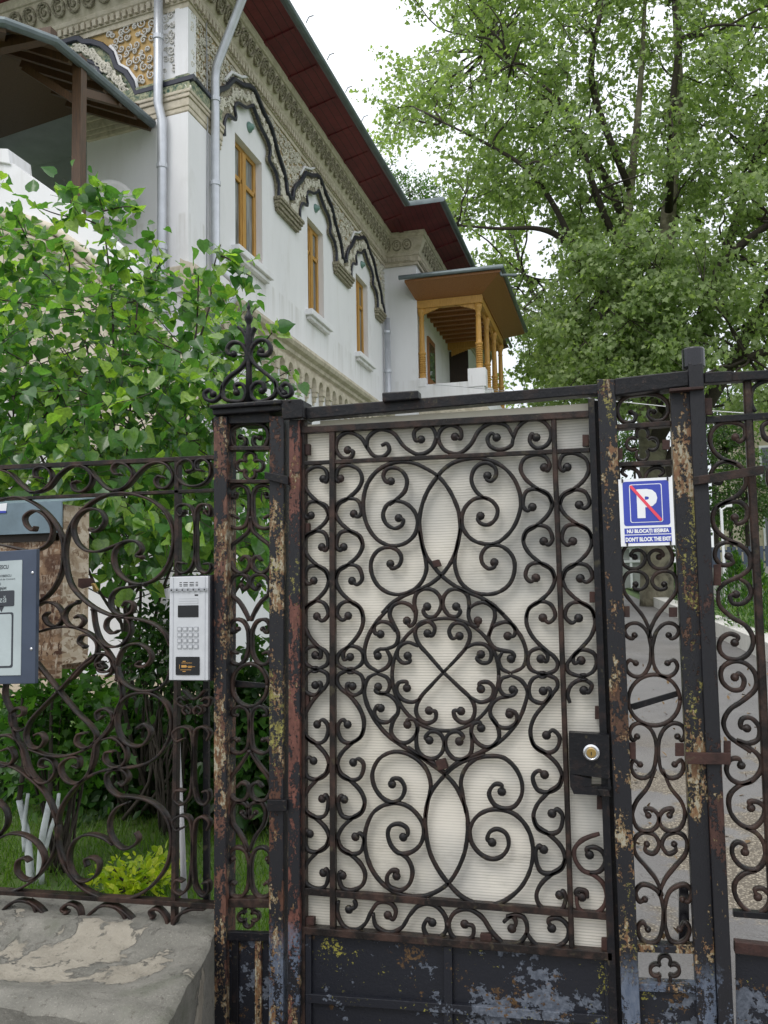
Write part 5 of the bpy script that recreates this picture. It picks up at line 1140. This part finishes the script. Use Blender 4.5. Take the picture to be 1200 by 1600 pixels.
vs = []; [vs.extend((a_+np.array([0, 0, -.02]), b_)) for a_, b_ in zip(g, tin)]
part('porch_ceiling', MB().add(vs+[np.array([-9.8, 11.3, ZP+.6])], [(2*i, 2*i+1, 2*i+3, 2*i+2) for i in range(4)]+[(1, 3, 5, 7, 9, 10)]), M['woodcl'], villa)
mb = MB()
for k in range(6): 
    a_ = g[0]*(1-k/6)+g[1]*(k/6); mb.beam(a_+[0, 0, -.06], np.array([-7.35, a_[1], ZP+.5]), .07, .10)
mb.beam(g[2]+[0, 0, -.06], top[2]+[0, 0, -.35], .08, .12)
for k in range(6): mb.beam(np.array([-7.2-k*.5, 7.75, ZP-.06]), np.array([-7.8-k*.4, 9.2, ZP+.5]), .07, .10)
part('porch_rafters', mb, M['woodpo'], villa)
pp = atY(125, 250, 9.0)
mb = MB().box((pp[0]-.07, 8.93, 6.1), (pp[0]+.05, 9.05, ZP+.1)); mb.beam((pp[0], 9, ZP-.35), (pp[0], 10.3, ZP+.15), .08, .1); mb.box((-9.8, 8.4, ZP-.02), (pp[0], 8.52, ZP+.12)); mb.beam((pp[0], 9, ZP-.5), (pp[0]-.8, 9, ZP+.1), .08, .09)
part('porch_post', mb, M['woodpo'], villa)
# stair parapet with rampant arch
YS = 8.2
pp_ = [(-80, 236), (22, 256), (92, 306), (150, 352), (215, 410), (215, 470), (170, 425), (130, 388), (80, 352), (40, 338), (0, 331), (-80, 330)]
part('stair_parapet', MB().px(pp_, YS, YS+.35), W, villa); part('parapet_block', MB().px([(-80, 228), (12, 232), (15, 256), (-80, 240)], YS-.03, YS+.38), W, villa, bevel=.01)
for k, (o_, r_) in enumerate(((0, .05), (16, .035), (28, .04))):
    part('arch_moulding', MB().tube([atY(x, y+o_, YS-.02+k*.03) for x, y in ((-80, 334), (0, 335), (40, 342), (80, 356), (130, 392), (170, 429), (240, 500))], r_, 8), M['trim'], villa, True)
part('stair_wall', MB().px([(-80, 345), (0, 345), (40, 352), (80, 366), (130, 402), (170, 440), (300, 560), (300, 700), (-80, 700)], YS+.08, YS+.3), M['trim'], villa)
part('stair_column', MB().px([(-80, 620), (10, 620), (10, 900), (-80, 900)], YS-.1, YS+.2), W, villa)
# dish
dc = SP(176, 318, .35)
dh = thing('satellite_dish', dc, 'round off-white satellite dish on the shaded white wall above the leaves', 'satellite dish')
nrm = Vector((.62, -.76, .18)).normalized(); q_ = nrm.to_track_quat('Z', 'Y').to_matrix()
mb = MB(); vs = []; fs = []
for i, r_ in enumerate(np.linspace(0.01, .30, 7)):
    for k in range(28):
        an = 2*math.pi*k/28; v_ = q_ @ Vector((r_*math.cos(an), r_*math.sin(an)*1.05, r_*r_*.9)); vs.append(dc+np.array(v_))
for i in range(6):
    for k in range(28): fs.append((i*28+k, i*28+(k+1) % 28, (i+1)*28+(k+1) % 28, (i+1)*28+k))
d_ = part('reflector', MB().add(vs, fs), M['dish'], dh, True); s_ = d_.modifiers.new('s', 'SOLIDIFY'); s_.thickness = .012
part('bracket_arm', MB().tube([dc, dc-sn*-.0-sn*.3], .02, 8).tube([dc-np.array([0, 0, .28]), dc+np.array(nrm)*.35-np.array([0, 0, .12])], .012, 6), M['gutter'], dh)
# ================================================================ GROUND
def gz(y): return 0.03*(min(max(y, 4), 45)-4)
def sheet(name, xa, xb, ylist, dz, m, nx=2):
    mb = MB(); vs = []; fs = []
    for y in ylist:
        a_, b_ = (xa(y) if callable(xa) else xa), (xb(y) if callable(xb) else xb)
        for i in range(nx+1): vs.append((a_+(b_-a_)*i/nx, y, gz(y)+dz))
    for j in range(len(ylist)-1):
        for i in range(nx): q = j*(nx+1)+i; fs.append((q, q+1, q+nx+2, q+nx+1))
    return struct(name, mb.add(vs, fs), m)
Y_ = [2.75, 4, 6, 10, 15, 20, 28, 36, 45, 60, 90]
sheet('ground', -400, 400, [-60, 2, 4, 45, 80, 600], -.02, M['lawn'])
sheet('pavement', -30, 30, [-6, 2.75], 0, M['pave'])
kx = lambda y: 2.13+(14.6-y)*.077 if y > 5 else 2.87
sheet('driveway', -.95, kx, Y_, .004, M['asphalt'], 4)
sheet('verge', lambda y: kx(y)+.42, lambda y: kx(y)+40, [2.75, 5, 10, 20, 28, 36, 60, 90], .20, M['lawn'])
mb = MB(); xs_ = np.linspace(-16, -.97, 60); yy_ = np.linspace(2.8, 22, 70); vs = []
for y in yy_:
    for x in xs_: vs.append((x, y, .25+mnoise.noise(Vector((x*1.2, y*1.2, 0)))*.05+.012*(y-2.8)))
nx = len(xs_); struct('garden_ground', mb.add(vs, [(j*nx+i, j*nx+i+1, (j+1)*nx+i+1, (j+1)*nx+i) for j in range(len(yy_)-1) for i in range(nx-1)]), M['lawn'], True)
sheet('garden_path', -9, -1.2, [8.6, 9.0, 9.6, 10.4], .30, M['path'])
mb = MB(); pts = [(kx(y), y) for y in np.arange(5, 34, 1.2)]
for (xa, ya), (xb, yb) in zip(pts[:-1], pts[1:]):
    za, zb = gz(ya), gz(yb); e_ = .012
    mb.add([(xa, ya+e_, za-.1), (xa+.42, ya+e_, za-.1), (xb+.42, yb, zb-.1), (xb, yb, zb-.1), (xa, ya+e_, za+.30), (xa+.42, ya+e_, za+.30), (xb+.42, yb, zb+.30), (xb, yb, zb+.30)], [(0,3,2,1),(4,5,6,7),(0,1,5,4),(1,2,6,5),(2,3,7,6),(3,0,4,7)])
kw = part('kerb_wall', mb, M['kerb'], None, bevel=.01); tag(kw, 'low white stone kerb wall running along the right edge of the driveway', 'wall')
mb = MB().box((-1.08, 2.8, -.1), (-.96, 10, .33)); gw = part('garden_edging', mb, M['kerb'], None, bevel=.01); tag(gw, 'pale low edging between garden and driveway behind the gate', 'edging')
# ================================================================ FOLIAGE
def T_heart():
    o = [(0, 0), (.28, -.10), (.50, .10), (.52, .38), (.36, .68), (.12, .93), (0, 1.12)]
    V = [(0, 0, 0), (0, .4, -.02), (0, 1.12, -.20)]; R = [(x, y, .22*x+.10*math.sin(y*5)*x-.22*max(0, y-.4)**1.5) for x, y in o[1:-1]]
    n = len(R); V += R+[(-x, y, z) for x, y, z in R]
    return V, [[0]+list(range(3, 3+n))+[2, 1], [0, 1, 2]+list(range(3+2*n-1, 3+n-1, -1))]
def T_lobed():
    o = [(.20, .05), (.55, -.05), (.45, .25), (.75, .55), (.38, .55), (.25, .75)]
    V = [(0, 0, 0), (0, .5, -.03), (0, 1.1, -.08)]; R = [(x, y, .26*x-.15*max(0, y-.4)) for x, y in o]; n = len(R)
    V += R+[(-x, y, z) for x, y, z in R]
    return V, [[0]+list(range(3, 3+n))+[2, 1], [0, 1, 2]+list(range(3+2*n-1, 3+n-1, -1))]
def T_oval():
    return [(0, 0, 0), (.28, .35, .06), (.22, .75, .02), (0, 1.05, -.06), (-.22, .75, .02), (-.28, .35, .06)], [[0, 1, 2, 3], [0, 3, 4, 5]]
def T_sprig():
    return [(0, 0, 0), (.12, .5, .03), (0, 1.0, 0), (-.12, .5, .03), (.0, .5, .12)], [[0, 1, 2, 4], [0, 4, 2, 3]]
def leaves(name, T, pos, size, m, parent, center=None, droop=.5, label=None, upn=.6):
    V, Fc = T; V = np.array(V, float); n = len(pos); pos = np.array(pos)
    c = np.array(center if center is not None else pos.mean(0))
    out = pos-c; out /= np.linalg.norm(out, axis=1, keepdims=True)+1e-6
    t = out*.6+rng.normal(0, .55, (n, 3)); t[:, 2] -= droop; t /= np.linalg.norm(t, axis=1, keepdims=True)
    up = np.array([0, 0, upn])+rng.normal(0, .5, (n, 3))+out*.25; nn = up-t*np.sum(up*t, 1, keepdims=True); nn /= np.linalg.norm(nn, axis=1, keepdims=True)
    s = np.cross(t, nn); sz = size*rng.uniform(.5, 1.28, n)
    P = pos[:, None, :]+sz[:, None, None]*(V[None, :, 0, None]*s[:, None, :]+V[None, :, 1, None]*t[:, None, :]+V[None, :, 2, None]*nn[:, None, :])
    P = P.reshape(-1, 3)-np.array(rootloc(parent) if parent else (0, 0, 0)); k = len(V)
    loops = np.concatenate([np.array(f) for f in Fc]); lens = np.array([len(f) for f in Fc])
    L_ = (loops[None, :]+(np.arange(n)*k)[:, None]).ravel(); ls = np.tile(lens, n); st = np.r_[0, np.cumsum(ls)[:-1]]
    me = bpy.data.meshes.new(name); me.vertices.add(len(P)); me.vertices.foreach_set('co', P.ravel().astype('f'))
    me.loops.add(len(L_)); me.loops.foreach_set('vertex_index', L_.astype('i')); me.polygons.add(len(ls))
    me.polygons.foreach_set('loop_start', st.astype('i')); me.polygons.foreach_set('loop_total', ls.astype('i')); me.update(); me.validate()
    return part(name, me, m, parent, label=label)
def wig(a, b, k=5, amp=.1):
    a, b = np.array(a, float), np.array(b, float); L_ = np.linalg.norm(b-a); out = [a]
    for i in range(1, k): out.append(a+(b-a)*i/k+rng.normal(0, amp*L_*.35, 3))
    return crom(out+[b], 3)
def limb(mb, a, b, r0, r1, k=4, amp=.12, n=6):
    P = wig(a, b, k, amp); R = [r0+(r1-r0)*i/(len(P)-1) for i in range(len(P))]; mb.tube(P, R, n); return P
# ---- young linden behind the left fence
base = np.array([-2.75, 4.7, .3]); lt = thing('linden_tree', base, 'young linden tree with fresh heart-shaped leaves, in the garden behind the left iron fence', 'tree')
mb = MB(); twig = []; stems = []
for (x, y, Y) in ((135, 540, 4.5), (60, 420, 4.7), (160, 330, 4.5), (215, 470, 4.3), (300, 560, 4.2), (330, 470, 4.1), (20, 600, 4.9), (240, 700, 4.4), (110, 700, 4.2), (-60, 560, 4.9), (-40, 400, 5.0), (380, 640, 4.3), (410, 760, 4.5), (330, 820, 4.6), (200, 840, 4.7)):
    P = limb(mb, base+rng.normal(0, .05, 3)*[1, 1, 0], atY(x, y, Y), .012, .005, 5, .10); stems.append(P)
shoots = [((160, 330), (150, 278)), ((160, 330), (212, 325)), ((170, 360), (55, 322)), ((330, 470), (345, 382)), ((345, 400), (392, 432)), ((380, 620), (455, 578)), ((330, 560), (400, 480)), ((60, 420), (20, 330)), ((215, 470), (250, 410)), ((300, 560), (310, 420)), ((-40, 400), (-20, 340)), ((110, 470), (95, 380)), ((235, 470), (190, 400)), ((410, 700), (440, 610)), ((390, 560), (425, 520))]
pos = []
for a_, b_ in shoots:
    Y = rng.uniform(4.05, 4.5); P = limb(mb, atY(*a_, Y), atY(*b_, Y-.1), .006, .003, 3, .08, 5)
    for q in P[1:]: pos += [q+rng.normal(0, .035, 3) for _ in range(3)]
# twigs with leaves, density grows downwards
def dens(x, y):
    if y < 310: return 0
    d = min(1, max(0, (y-340)/260))**1.2; edge = np.interp(y, [310, 400, 480, 560, 620, 700, 760, 900], [210, 270, 350, 395, 385, 430, 450, 450])
    if x > edge+rng.normal(0, 12): return 0
    if y > 900: return .0
    return .16+.84*d
cnt = 0
while cnt < 800:
    x, y = rng.uniform(-190, 455), rng.uniform(300, 905)
    if rng.random() > dens(x, y): continue
    Y = rng.uniform(3.75, 5.5); a_ = atY(x, y, Y); b_ = a_+np.array([rng.normal(0, .16), rng.normal(0, .14), rng.uniform(-.12, .22)])
    P = limb(mb, a_, b_, .0022, .0012, 3, .1, 4); cnt += 1
    for q in P: pos += [q+rng.normal(0, .045, 3) for _ in range(1)]
    if cnt % 14 == 0:
        S = stems[rng.integers(len(stems))]; k = min(range(len(S)), key=lambda i: np.linalg.norm(S[i]-a_)); limb(mb, S[k], a_, .004, .003, 3, .08, 5)
part('trunk', mb, M['bark'], lt, True)
leaves('crown', T_heart(), pos, .070, M['lf_lin'], lt, atY(160, 700, 4.8), .75, upn=.5)
# ---- big plane tree
def tree_far(name, base, blobs, limbs, m, T, size, per, label, cat, group=None, rt=.5, bark=None, split=.35):
    t = thing(name, base, label, cat, group); mb = MB(); base = np.array(base, float)
    for i_, L_ in enumerate(limbs):
        mb = MB().tube(crom([q[0] for q in L_], 5), np.interp(np.linspace(0, 1, (len(L_)-1)*5+1), np.linspace(0, 1, len(L_)), [q[1] for q in L_]), 10)
        part('limb' if i_ else 'trunk', mb, M['bark'] if i_ > 1 else (bark or M['bark']), t, True)
    mb = MB(); pos = []
    nodes = [q[0] for L_ in limbs for q in L_[1:]]
    for c, r in blobs:
        nd = min(nodes, key=lambda q: np.linalg.norm(q-c)) if nodes else base
        if rng.random() < .6: limb(mb, nd, c, .045*rt, .015*rt, 4, .12, 5)
        for k in range(5):
            e_ = c+rng.normal(0, .55, 3)*r; P = limb(mb, c, e_, .014*rt, .005, 2, .1, 4)
            u = rng.normal(0, 1, (per//5, 3)); u *= (rng.uniform(.05, 1, (per//5, 1))**.6/np.linalg.norm(u, axis=1, keepdims=True))*r*.62*np.array([1.1, 1.1, .75])
            pos += list(e_+u)
    part('branches', mb, M['bark'], t, True)
    leaves('crown', T, pos, size, m, t, np.mean([b[0] for b in blobs], 0), .45)
    return t
TB = atZ(1024, 945, gz(30)); TB = atY(1026, 940, 30); TB[2] = gz(30)
outl = [(665, -420), (640, -60), (628, 40), (612, 110), (606, 180), (640, 215), (662, 290), (720, 335), (742, 400), (780, 440), (812, 500), (815, 560), (812, 640), (900, 650), (960, 610), (1080, 600), (1150, 640), (1380, 680), (1400, -420)]
blobs = []
while len(blobs) < 560:
    x, y = rng.uniform(600, 1400), rng.uniform(-420, 680)
    if not inside((x, y), outl): continue
    if (x-835)**2/1200+(y-425)**2/3500 < 1 and rng.random() < .85: continue
    if x > 1150 and y > 560 and rng.random() < .6: continue
    blobs.append((atY(x, y, rng.uniform(25.5, 36.5)), rng.uniform(.75, 1.35)))
def Lm(*q): return [(atY(x, y, Y), r) for x, y, Y, r in q]
for _ in range(46):
    blobs.append((atY(rng.uniform(880, 1120), rng.uniform(380, 640), rng.uniform(25.5, 27.5)), rng.uniform(.6, 1.0)))
limbs = [Lm((1026, 950, 30, .56), (1026, 880, 30, .54), (1020, 700, 30, .46), (1012, 590, 30, .40), (1030, 480, 30, .36), (1045, 330, 30.5, .26), (1060, 120, 31, .16), (1050, -60, 31, .08)),
         Lm((1015, 640, 30, .36), (985, 540, 29.6, .28), (975, 430, 29.4, .22), (985, 300, 29, .14), (1000, 140, 29, .1), (1010, -40, 29, .05)),
         Lm((1000, 590, 29.8, .2), (940, 450, 28.6, .15), (880, 375, 28, .11), (845, 358, 27.6, .08), (780, 357, 27.3, .05), (712, 352, 27, .03)),
         Lm((985, 540, 29.6, .14), (905, 400, 28, .10), (860, 312, 27, .085), (820, 262, 26.8, .07), (770, 230, 26.6, .05), (690, 190, 26.4, .03)),
         Lm((985, 430, 29.4, .14), (930, 300, 28, .11), (905, 215, 27.4, .09), (878, 160, 27, .06), (800, 100, 27, .03)),
         Lm((985, 300, 29, .12), (925, 130, 27.5, .10), (930, 60, 27, .08), (950, -20, 27, .06)),
         Lm((1045, 330, 30, .14), (1052, 150, 27, .10), (1062, 60, 26.8, .08), (1052, 0, 26.8, .05)),
         Lm((1026, 640, 30, .35), (1080, 560, 29.5, .24), (1110, 450, 29, .18), (1140, 400, 28.6, .14), (1210, 345, 28, .10), (1290, 300, 27, .06)),
         Lm((1022, 760, 30, .30), (1100, 640, 30, .24), (1180, 500, 31, .18), (1260, 330, 31, .12), (1330, 150, 32, .07)),
         Lm((1015, 700, 30, .28), (1080, 610, 28.5, .2), (1170, 560, 27.5, .14), (1280, 520, 27, .08)),
         Lm((985, 500, 29.5, .2), (850, 480, 31, .1), (820, 430, 32, .06)), Lm((1000, 400, 29.5, .16), (900, 200, 31, .1), (760, 80, 32, .05)), Lm((1100, 500, 29.5, .2), (1180, 250, 31, .12), (1250, 0, 32, .06))]
tree_far('plane_tree', TB, blobs, limbs, M['lf_pl'], T_lobed(), .135, 235, 'huge old plane tree with mottled forked trunk, filling the sky right of the villa', 'tree', rt=1.1, bark=M['barkp'])
def blob_tree(name, px, py, Y, rpx, hb, n, m, T, size, per, label, group, cat='tree', bark=None):
    c = atY(px, py, Y); R_ = rpx/FPX*Y; b0 = np.array([c[0], c[1], hb])
    bl = []
    for _ in range(n):
        u = rng.normal(0, 1, 3); u *= rng.uniform(.2, 1)**.5/np.linalg.norm(u)*R_; bl.append((c+u*[1, 1, .9], R_*.38))
    return tree_far(name, b0, bl, [[(b0, R_*.08), ((b0+c)/2, R_*.06), (c, R_*.03)]], m, T, size, per, label, cat, group, rt=.5, bark=bark or M['bark'], split=0)
g_ = 'trees in the park beyond the driveway'
blob_tree('park_tree', 640, 300, 60, 52, 1.2, 26, M['lf_far'], T_oval(), .22, 60, 'pale distant tree peeking up just behind the villa roof corner', g_)
blob_tree('park_tree', 690, 330, 62, 50, 1.2, 26, M['lf_far'], T_oval(), .22, 60, 'distant tree low between villa roof and the big plane tree', g_)
blob_tree('park_tree', 880, 560, 44, 62, 1.2, 34, M['lf_far'], T_oval(), .17, 60, 'leafy tree seen just right of the wooden balcony, above the gate beam', g_)
blob_tree('park_tree', 960, 600, 50, 60, 1.2, 34, M['lf_far'], T_oval(), .17, 60, 'tree behind the plane trunk, seen above the right pillar', g_)
blob_tree('park_tree', 1165, 780, 34, 62, 1.0, 60, M['lf_far'], T_oval(), .14, 60, 'small light green tree in front of the yellow building, right of the tube post', g_)
blob_tree('park_tree', 1110, 650, 40, 60, 1.0, 34, M['lf_far'], T_oval(), .15, 60, 'tree filling the gap right of the tube post under the plane tree', g_)
blob_tree('park_tree', 990, 700, 46, 44, 1.2, 34, M['lf_far'], T_oval(), .16, 60, 'tree directly behind the quatrefoils at the top of the right pillar', g_)
blob_tree('park_tree', 1135, 700, 38, 44, 1.0, 34, M['lf_far'], T_oval(), .15, 60, 'bushy tree behind the latch arm of the right gate leaf', g_)
blob_tree('park_tree', 1062, 850, 48, 34, 1.2, 30, M['lf_far'], T_oval(), .15, 60, 'low leafy tree showing in the gap between plane trunk and tube post', g_)
blob_tree('park_tree', 985, 800, 52, 46, 1.2, 24, M['lf_far'], T_oval(), .15, 60, 'tree behind the no-parking sign at the far end of the drive', g_)
# ---- shrubs
def shrub(name, px, py, Y, rx, rz, n, m, T, size, label, cat='shrub', group=None, zb=None, droop=.3, stems=7, stem_m=None, upn=.6):
    c = atY(px, py, Y); rx_, rz_ = rx/FPX*Y, rz/FPX*Y; zb = .28 if zb is None else zb
    t = thing(name, (c[0], Y, zb), label, cat, group); mb = MB(); ends = []
    for k in range(stems*3):
        u = rng.normal(0, 1, 3); u *= rng.uniform(.3, 1)**.5/np.linalg.norm(u); e_ = c+u*[rx_, rx_*.8, rz_]
        s0 = np.array([c[0], Y, zb])+rng.normal(0, .03, 3)*[1, 1, 0]; P = limb(mb, s0, e_, .008, .003, 3, .1, 5); ends.append(e_)
    part('stem', mb, stem_m or M['bark'], t, True); pos = []
    while len(pos) < n:
        e_ = ends[rng.integers(len(ends))]; q = e_+rng.normal(0, .30, 3)*[rx_, rx_, rz_]
        if q[2] > zb: pos.append(q)
    leaves('foliage', T, pos, size, m, t, c, droop, upn=upn); return t
gs = 'shrubs in the garden behind the fence'
shrub('shrub', 95, 1140, 3.75, 85, 95, 900, M['lf_mp'], T_lobed(), .055, 'bright green maple-leaved shrub behind the crossed bars of the rusty fence', group=gs)
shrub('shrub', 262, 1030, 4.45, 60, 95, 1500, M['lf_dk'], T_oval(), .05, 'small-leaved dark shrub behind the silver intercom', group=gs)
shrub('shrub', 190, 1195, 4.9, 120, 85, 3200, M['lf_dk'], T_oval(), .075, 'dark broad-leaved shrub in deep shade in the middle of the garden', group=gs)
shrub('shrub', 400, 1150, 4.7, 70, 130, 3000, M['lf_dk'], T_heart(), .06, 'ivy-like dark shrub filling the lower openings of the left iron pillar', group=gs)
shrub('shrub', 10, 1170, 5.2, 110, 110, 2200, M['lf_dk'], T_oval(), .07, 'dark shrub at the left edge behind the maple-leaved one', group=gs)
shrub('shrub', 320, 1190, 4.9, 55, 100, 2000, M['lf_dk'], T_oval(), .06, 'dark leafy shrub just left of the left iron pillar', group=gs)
shrub('yellow_shrub', 205, 1368, 3.55, 58, 34, 520, M['lf_yl'], T_oval(), .04, 'low yellow-green bush on the lawn right behind the plinth', zb=.27, droop=-.3)
# iris clump
c = atY(215, 1200, 5.0); t = thing('iris_clump', (c[0], c[1], .28), 'clump of long sword-shaped iris leaves among the dark shrubs', 'plant'); mb = MB()
for k in range(60):
    b_ = np.array([c[0]+rng.normal(0, .10), c[1]+rng.normal(0, .08), .28]); h_ = rng.uniform(.35, .72); d_ = rng.normal(0, .22, 2); w_ = .014
    P = [b_+np.array([d_[0]*s*s, d_[1]*s*s, h_*s]) for s in (0, .35, .7, 1)]; vs = []
    for q, ww in zip(P, (w_, w_, w_*.8, .001)): vs += [q-[ww, 0, 0], q+[ww, 0, 0]]
    mb.add(vs, [(0, 1, 3, 2), (2, 3, 5, 4), (4, 5, 7, 6)])
part('leaf_blades', mb, M['lf_dk'], t)
# limewashed sapling stems
for x0, x1, lab in ((48, 30, 'limewashed thin trunk at the left edge of the lawn, leaning left'), (62, 78, 'limewashed forked sapling trunk next to the maple-leaved shrub')):
    b_ = atY(x0, 1400, 3.6); b_[2] = .26; t = thing('sapling', b_, lab, 'tree', 'limewashed saplings'); mb = MB()
    limb(mb, b_, atY(x1, 1250, 3.6), .02, .014, 3, .05, 8); limb(mb, atY((x0+x1)/2, 1330, 3.6), atY(x1+14, 1240, 3.6), .012, .008, 3, .05, 8)
    part('trunk', mb, M['lime'], t, True); mb = MB(); limb(mb, atY(x1, 1250, 3.6), atY(x1+5, 1080, 3.7), .013, .006, 3, .06, 6); part('stem', mb, M['bark'], t, True)
# grass
n = 26000; gx = rng.uniform(-4.3, -.99, n); gy = 2.84+rng.random(n)**1.5*4.2
mb_v = []; V = np.zeros((n, 3, 3)); h_ = rng.uniform(.03, .10, n); a_ = rng.uniform(0, 6.28, n); w_ = .0035; ln_ = rng.normal(0, .03, (n, 2))
z0 = .25+.012*(gy-2.8)+np.array([mnoise.noise(Vector((x*1.2, y*1.2, 0)))*.05 for x, y in zip(gx, gy)])-.005
V[:, 0] = np.c_[gx-w_*np.cos(a_), gy-w_*np.sin(a_), z0]; V[:, 1] = np.c_[gx+w_*np.cos(a_), gy+w_*np.sin(a_), z0]; V[:, 2] = np.c_[gx+ln_[:, 0], gy+ln_[:, 1], z0+h_]
me = bpy.data.meshes.new('grass'); me.vertices.add(3*n); me.vertices.foreach_set('co', V.ravel().astype('f')); me.loops.add(3*n); me.loops.foreach_set('vertex_index', np.arange(3*n, dtype='i'))
me.polygons.add(n); me.polygons.foreach_set('loop_start', np.arange(0, 3*n, 3, dtype='i')); me.polygons.foreach_set('loop_total', np.full(n, 3, dtype='i')); me.update()
gr = part('grass', me, M['grass']); tag(gr, 'short green grass of the garden lawn behind the plinth', 'grass'); gr['kind'] = 'stuff'
# ---- conifers, far fence, buildings
def conifer(px, Y, h_, lab):
    x = ray(px, 900); x = x[0]/x[1]*Y; zb = gz(Y)+.2; t = thing('conifer', (x, Y, zb), lab, 'shrub', 'low conifers on the verge'); mb = MB()
    mb.tube([(x, Y, zb), (x, Y, zb+h_*.8)], [.03, .01], 6); part('trunk', mb, M['bark'], t); k = 1500
    hh = rng.random(k)**.8; an = rng.uniform(0, 6.28, k); rr = (1.02-hh)*h_*.42*rng.uniform(.45, 1, k)
    leaves('foliage', T_sprig(), np.c_[x+rr*np.cos(an), Y+rr*np.sin(an), zb+hh*h_*.9], .13, M['con'], t, (x, Y, zb), -.6)
for i, (px, Y, h_) in enumerate(((1150, 19.5, 1.6), (1182, 17.8, 1.5), (1222, 16.6, 1.4), (1275, 15.6, 1.4), (1082, 26, 1.3), (1056, 31, 1.2))):
    conifer(px, Y, h_, ['bright low conifer directly right of the tube post', 'bushy conifer in the middle of the row behind the white kerb', 'conifer behind the upright bar of the right gate leaf', 'conifer at the right edge of the picture', 'small conifer seen between pillar and plane trunk', 'farthest conifer by the bend of the kerb'][i])
xa = 2.6; lw = part('low_wall', MB().box((xa, 27.9, .6), (16, 28.1, 1.95)), simple('dull_wall', (.26, .26, .24), .9, .2)); tag(lw, 'pale low wall under the dark panel fence on the right', 'wall')
ff = thing('panel_fence', (9, 28, 1.95), 'dark ribbed metal panel fence on the low wall, far right behind the conifers', 'fence'); mb = MB()
for k in range(90): x = xa+.05+k*.15; mb.box((x, 27.97, 1.95), (x+.10, 28.02, 2.56))
mb.box((xa, 28.03, 2.05), (16, 28.06, 2.12)); mb.box((xa, 28.03, 2.40), (16, 28.06, 2.47)); part('slats', mb, M['slate'], ff)
yb = thing('yellow_building', (12, 46, 1.2), 'pale yellow block with windows, half hidden by trees at the right edge', 'building')
yw = simple('yellow_render', (.46, .41, .29), .85, .1); part('wall', MB().box((5.6, 44, 1), (19, 55, 9.6)), yw, yb); part('roof', MB().box((5.3, 43.7, 9.6), (19.3, 55.3, 9.9)), M['roof'], yb)
for i in range(4):
    for j in range(2):
        x, z = 6.6+i*2.6, 2.8+j*3.2; w_ = part('window', MB().box((x-.1, 43.95, z-.1), (x+1.3, 44.0, z+1.8)), M['white'], yb); part('pane', MB().box((x, 43.93, z), (x+.57, 43.95, z+1.7)).box((x+.63, 43.93, z), (x+1.2, 43.95, z+1.7)), M['glass'], w_)
lp = atY(1129, 888, 20); t = thing('street_lamp', (lp[0], 20, gz(20)+.2), 'slim white lamp post with forked top among the far trees, right of the tube post', 'lamp')
tp_ = atY(1127, 797, 20); part('post', MB().tube([(tp_[0], 20, gz(20)+.2), tp_], .03, 8), M['white'], t)
part('arm', MB().tube([tp_, atY(1122, 790, 20)], .02, 6).tube([tp_, atY(1139, 789, 20)], .02, 6), M['white'], t); part('lamp_head', MB().box(atY(1134, 791, 20)-[.0, .1, .02], atY(1143, 786, 20)+[0, .1, 0]), M['white'], t)
kb = atY(984, 905, 45); t = thing('white_kiosk', (kb[0], 45, gz(45)), 'small white framed gatehouse seen through the right pillar below the sign', 'kiosk')
x0, x1 = atY(968, 880, 45)[0], atY(1004, 880, 45)[0]; z0, z1 = gz(45), atY(985, 858, 45)[2]
part('wall', MB().box((x0, 45, z0), (x1, 47, z1)), simple('kiosk_grey', (.34, .35, .34), .7, .1), t); mb = MB()
for x in (x0, (x0+x1)/2, x1): mb.box((x-.06, 44.9, z0), (x+.06, 45, z1+.1))
mb.box((x0-.1, 44.88, z1), (x1+.1, 45, z1+.12)); mb.box((x0, 44.88, (z0+z1)/2+.3), (x1, 45, (z0+z1)/2+.42)); part('frame', mb, M['white'], t)
part('roof', MB().box((x0-.3, 44.6, z1+.12), (x1+.3, 47.3, z1+.25)), M['roof'], t)
# thin wires
wr = MB().tube([atY(960, 627, D+.1), atY(1048, 636, D+.1), atY(1110, 642, D+.1), atY(1170, 646, D+.1)], .0016, 5); o_ = part('overhead_wire', wr, M['white']); tag(o_, 'thin pale wire crossing behind the top of the right iron pillar', 'wire')
wr = MB().tube([(XS, YR+.15, 6.62), (-3.5, YR-.3, 6.35), atY(800, 612, 18), atY(920, 622, 9), atY(950, 630, 3.1)], .006, 5); o_ = part('overhead_wire', wr, M['alu2']); tag(o_, 'thin sagging cable running from the wooden balcony towards the gate', 'wire')

# fallen leaves on the driveway
n = 420; x_ = rng.uniform(-.8, 2.6, n); y_ = 3+rng.random(n)**1.4*12
lit = leaves('leaf_litter', T_oval(), np.c_[x_, y_, [gz(q)+.012 for q in y_]], .05, simple('dead_leaf', (.16, .10, .045), .8, .5, 3), None, (0, 8, -50), 0., upn=2.5); lit['kind'] = 'stuff'; tag(lit, 'brown fallen leaves scattered over the driveway', 'leaf litter')
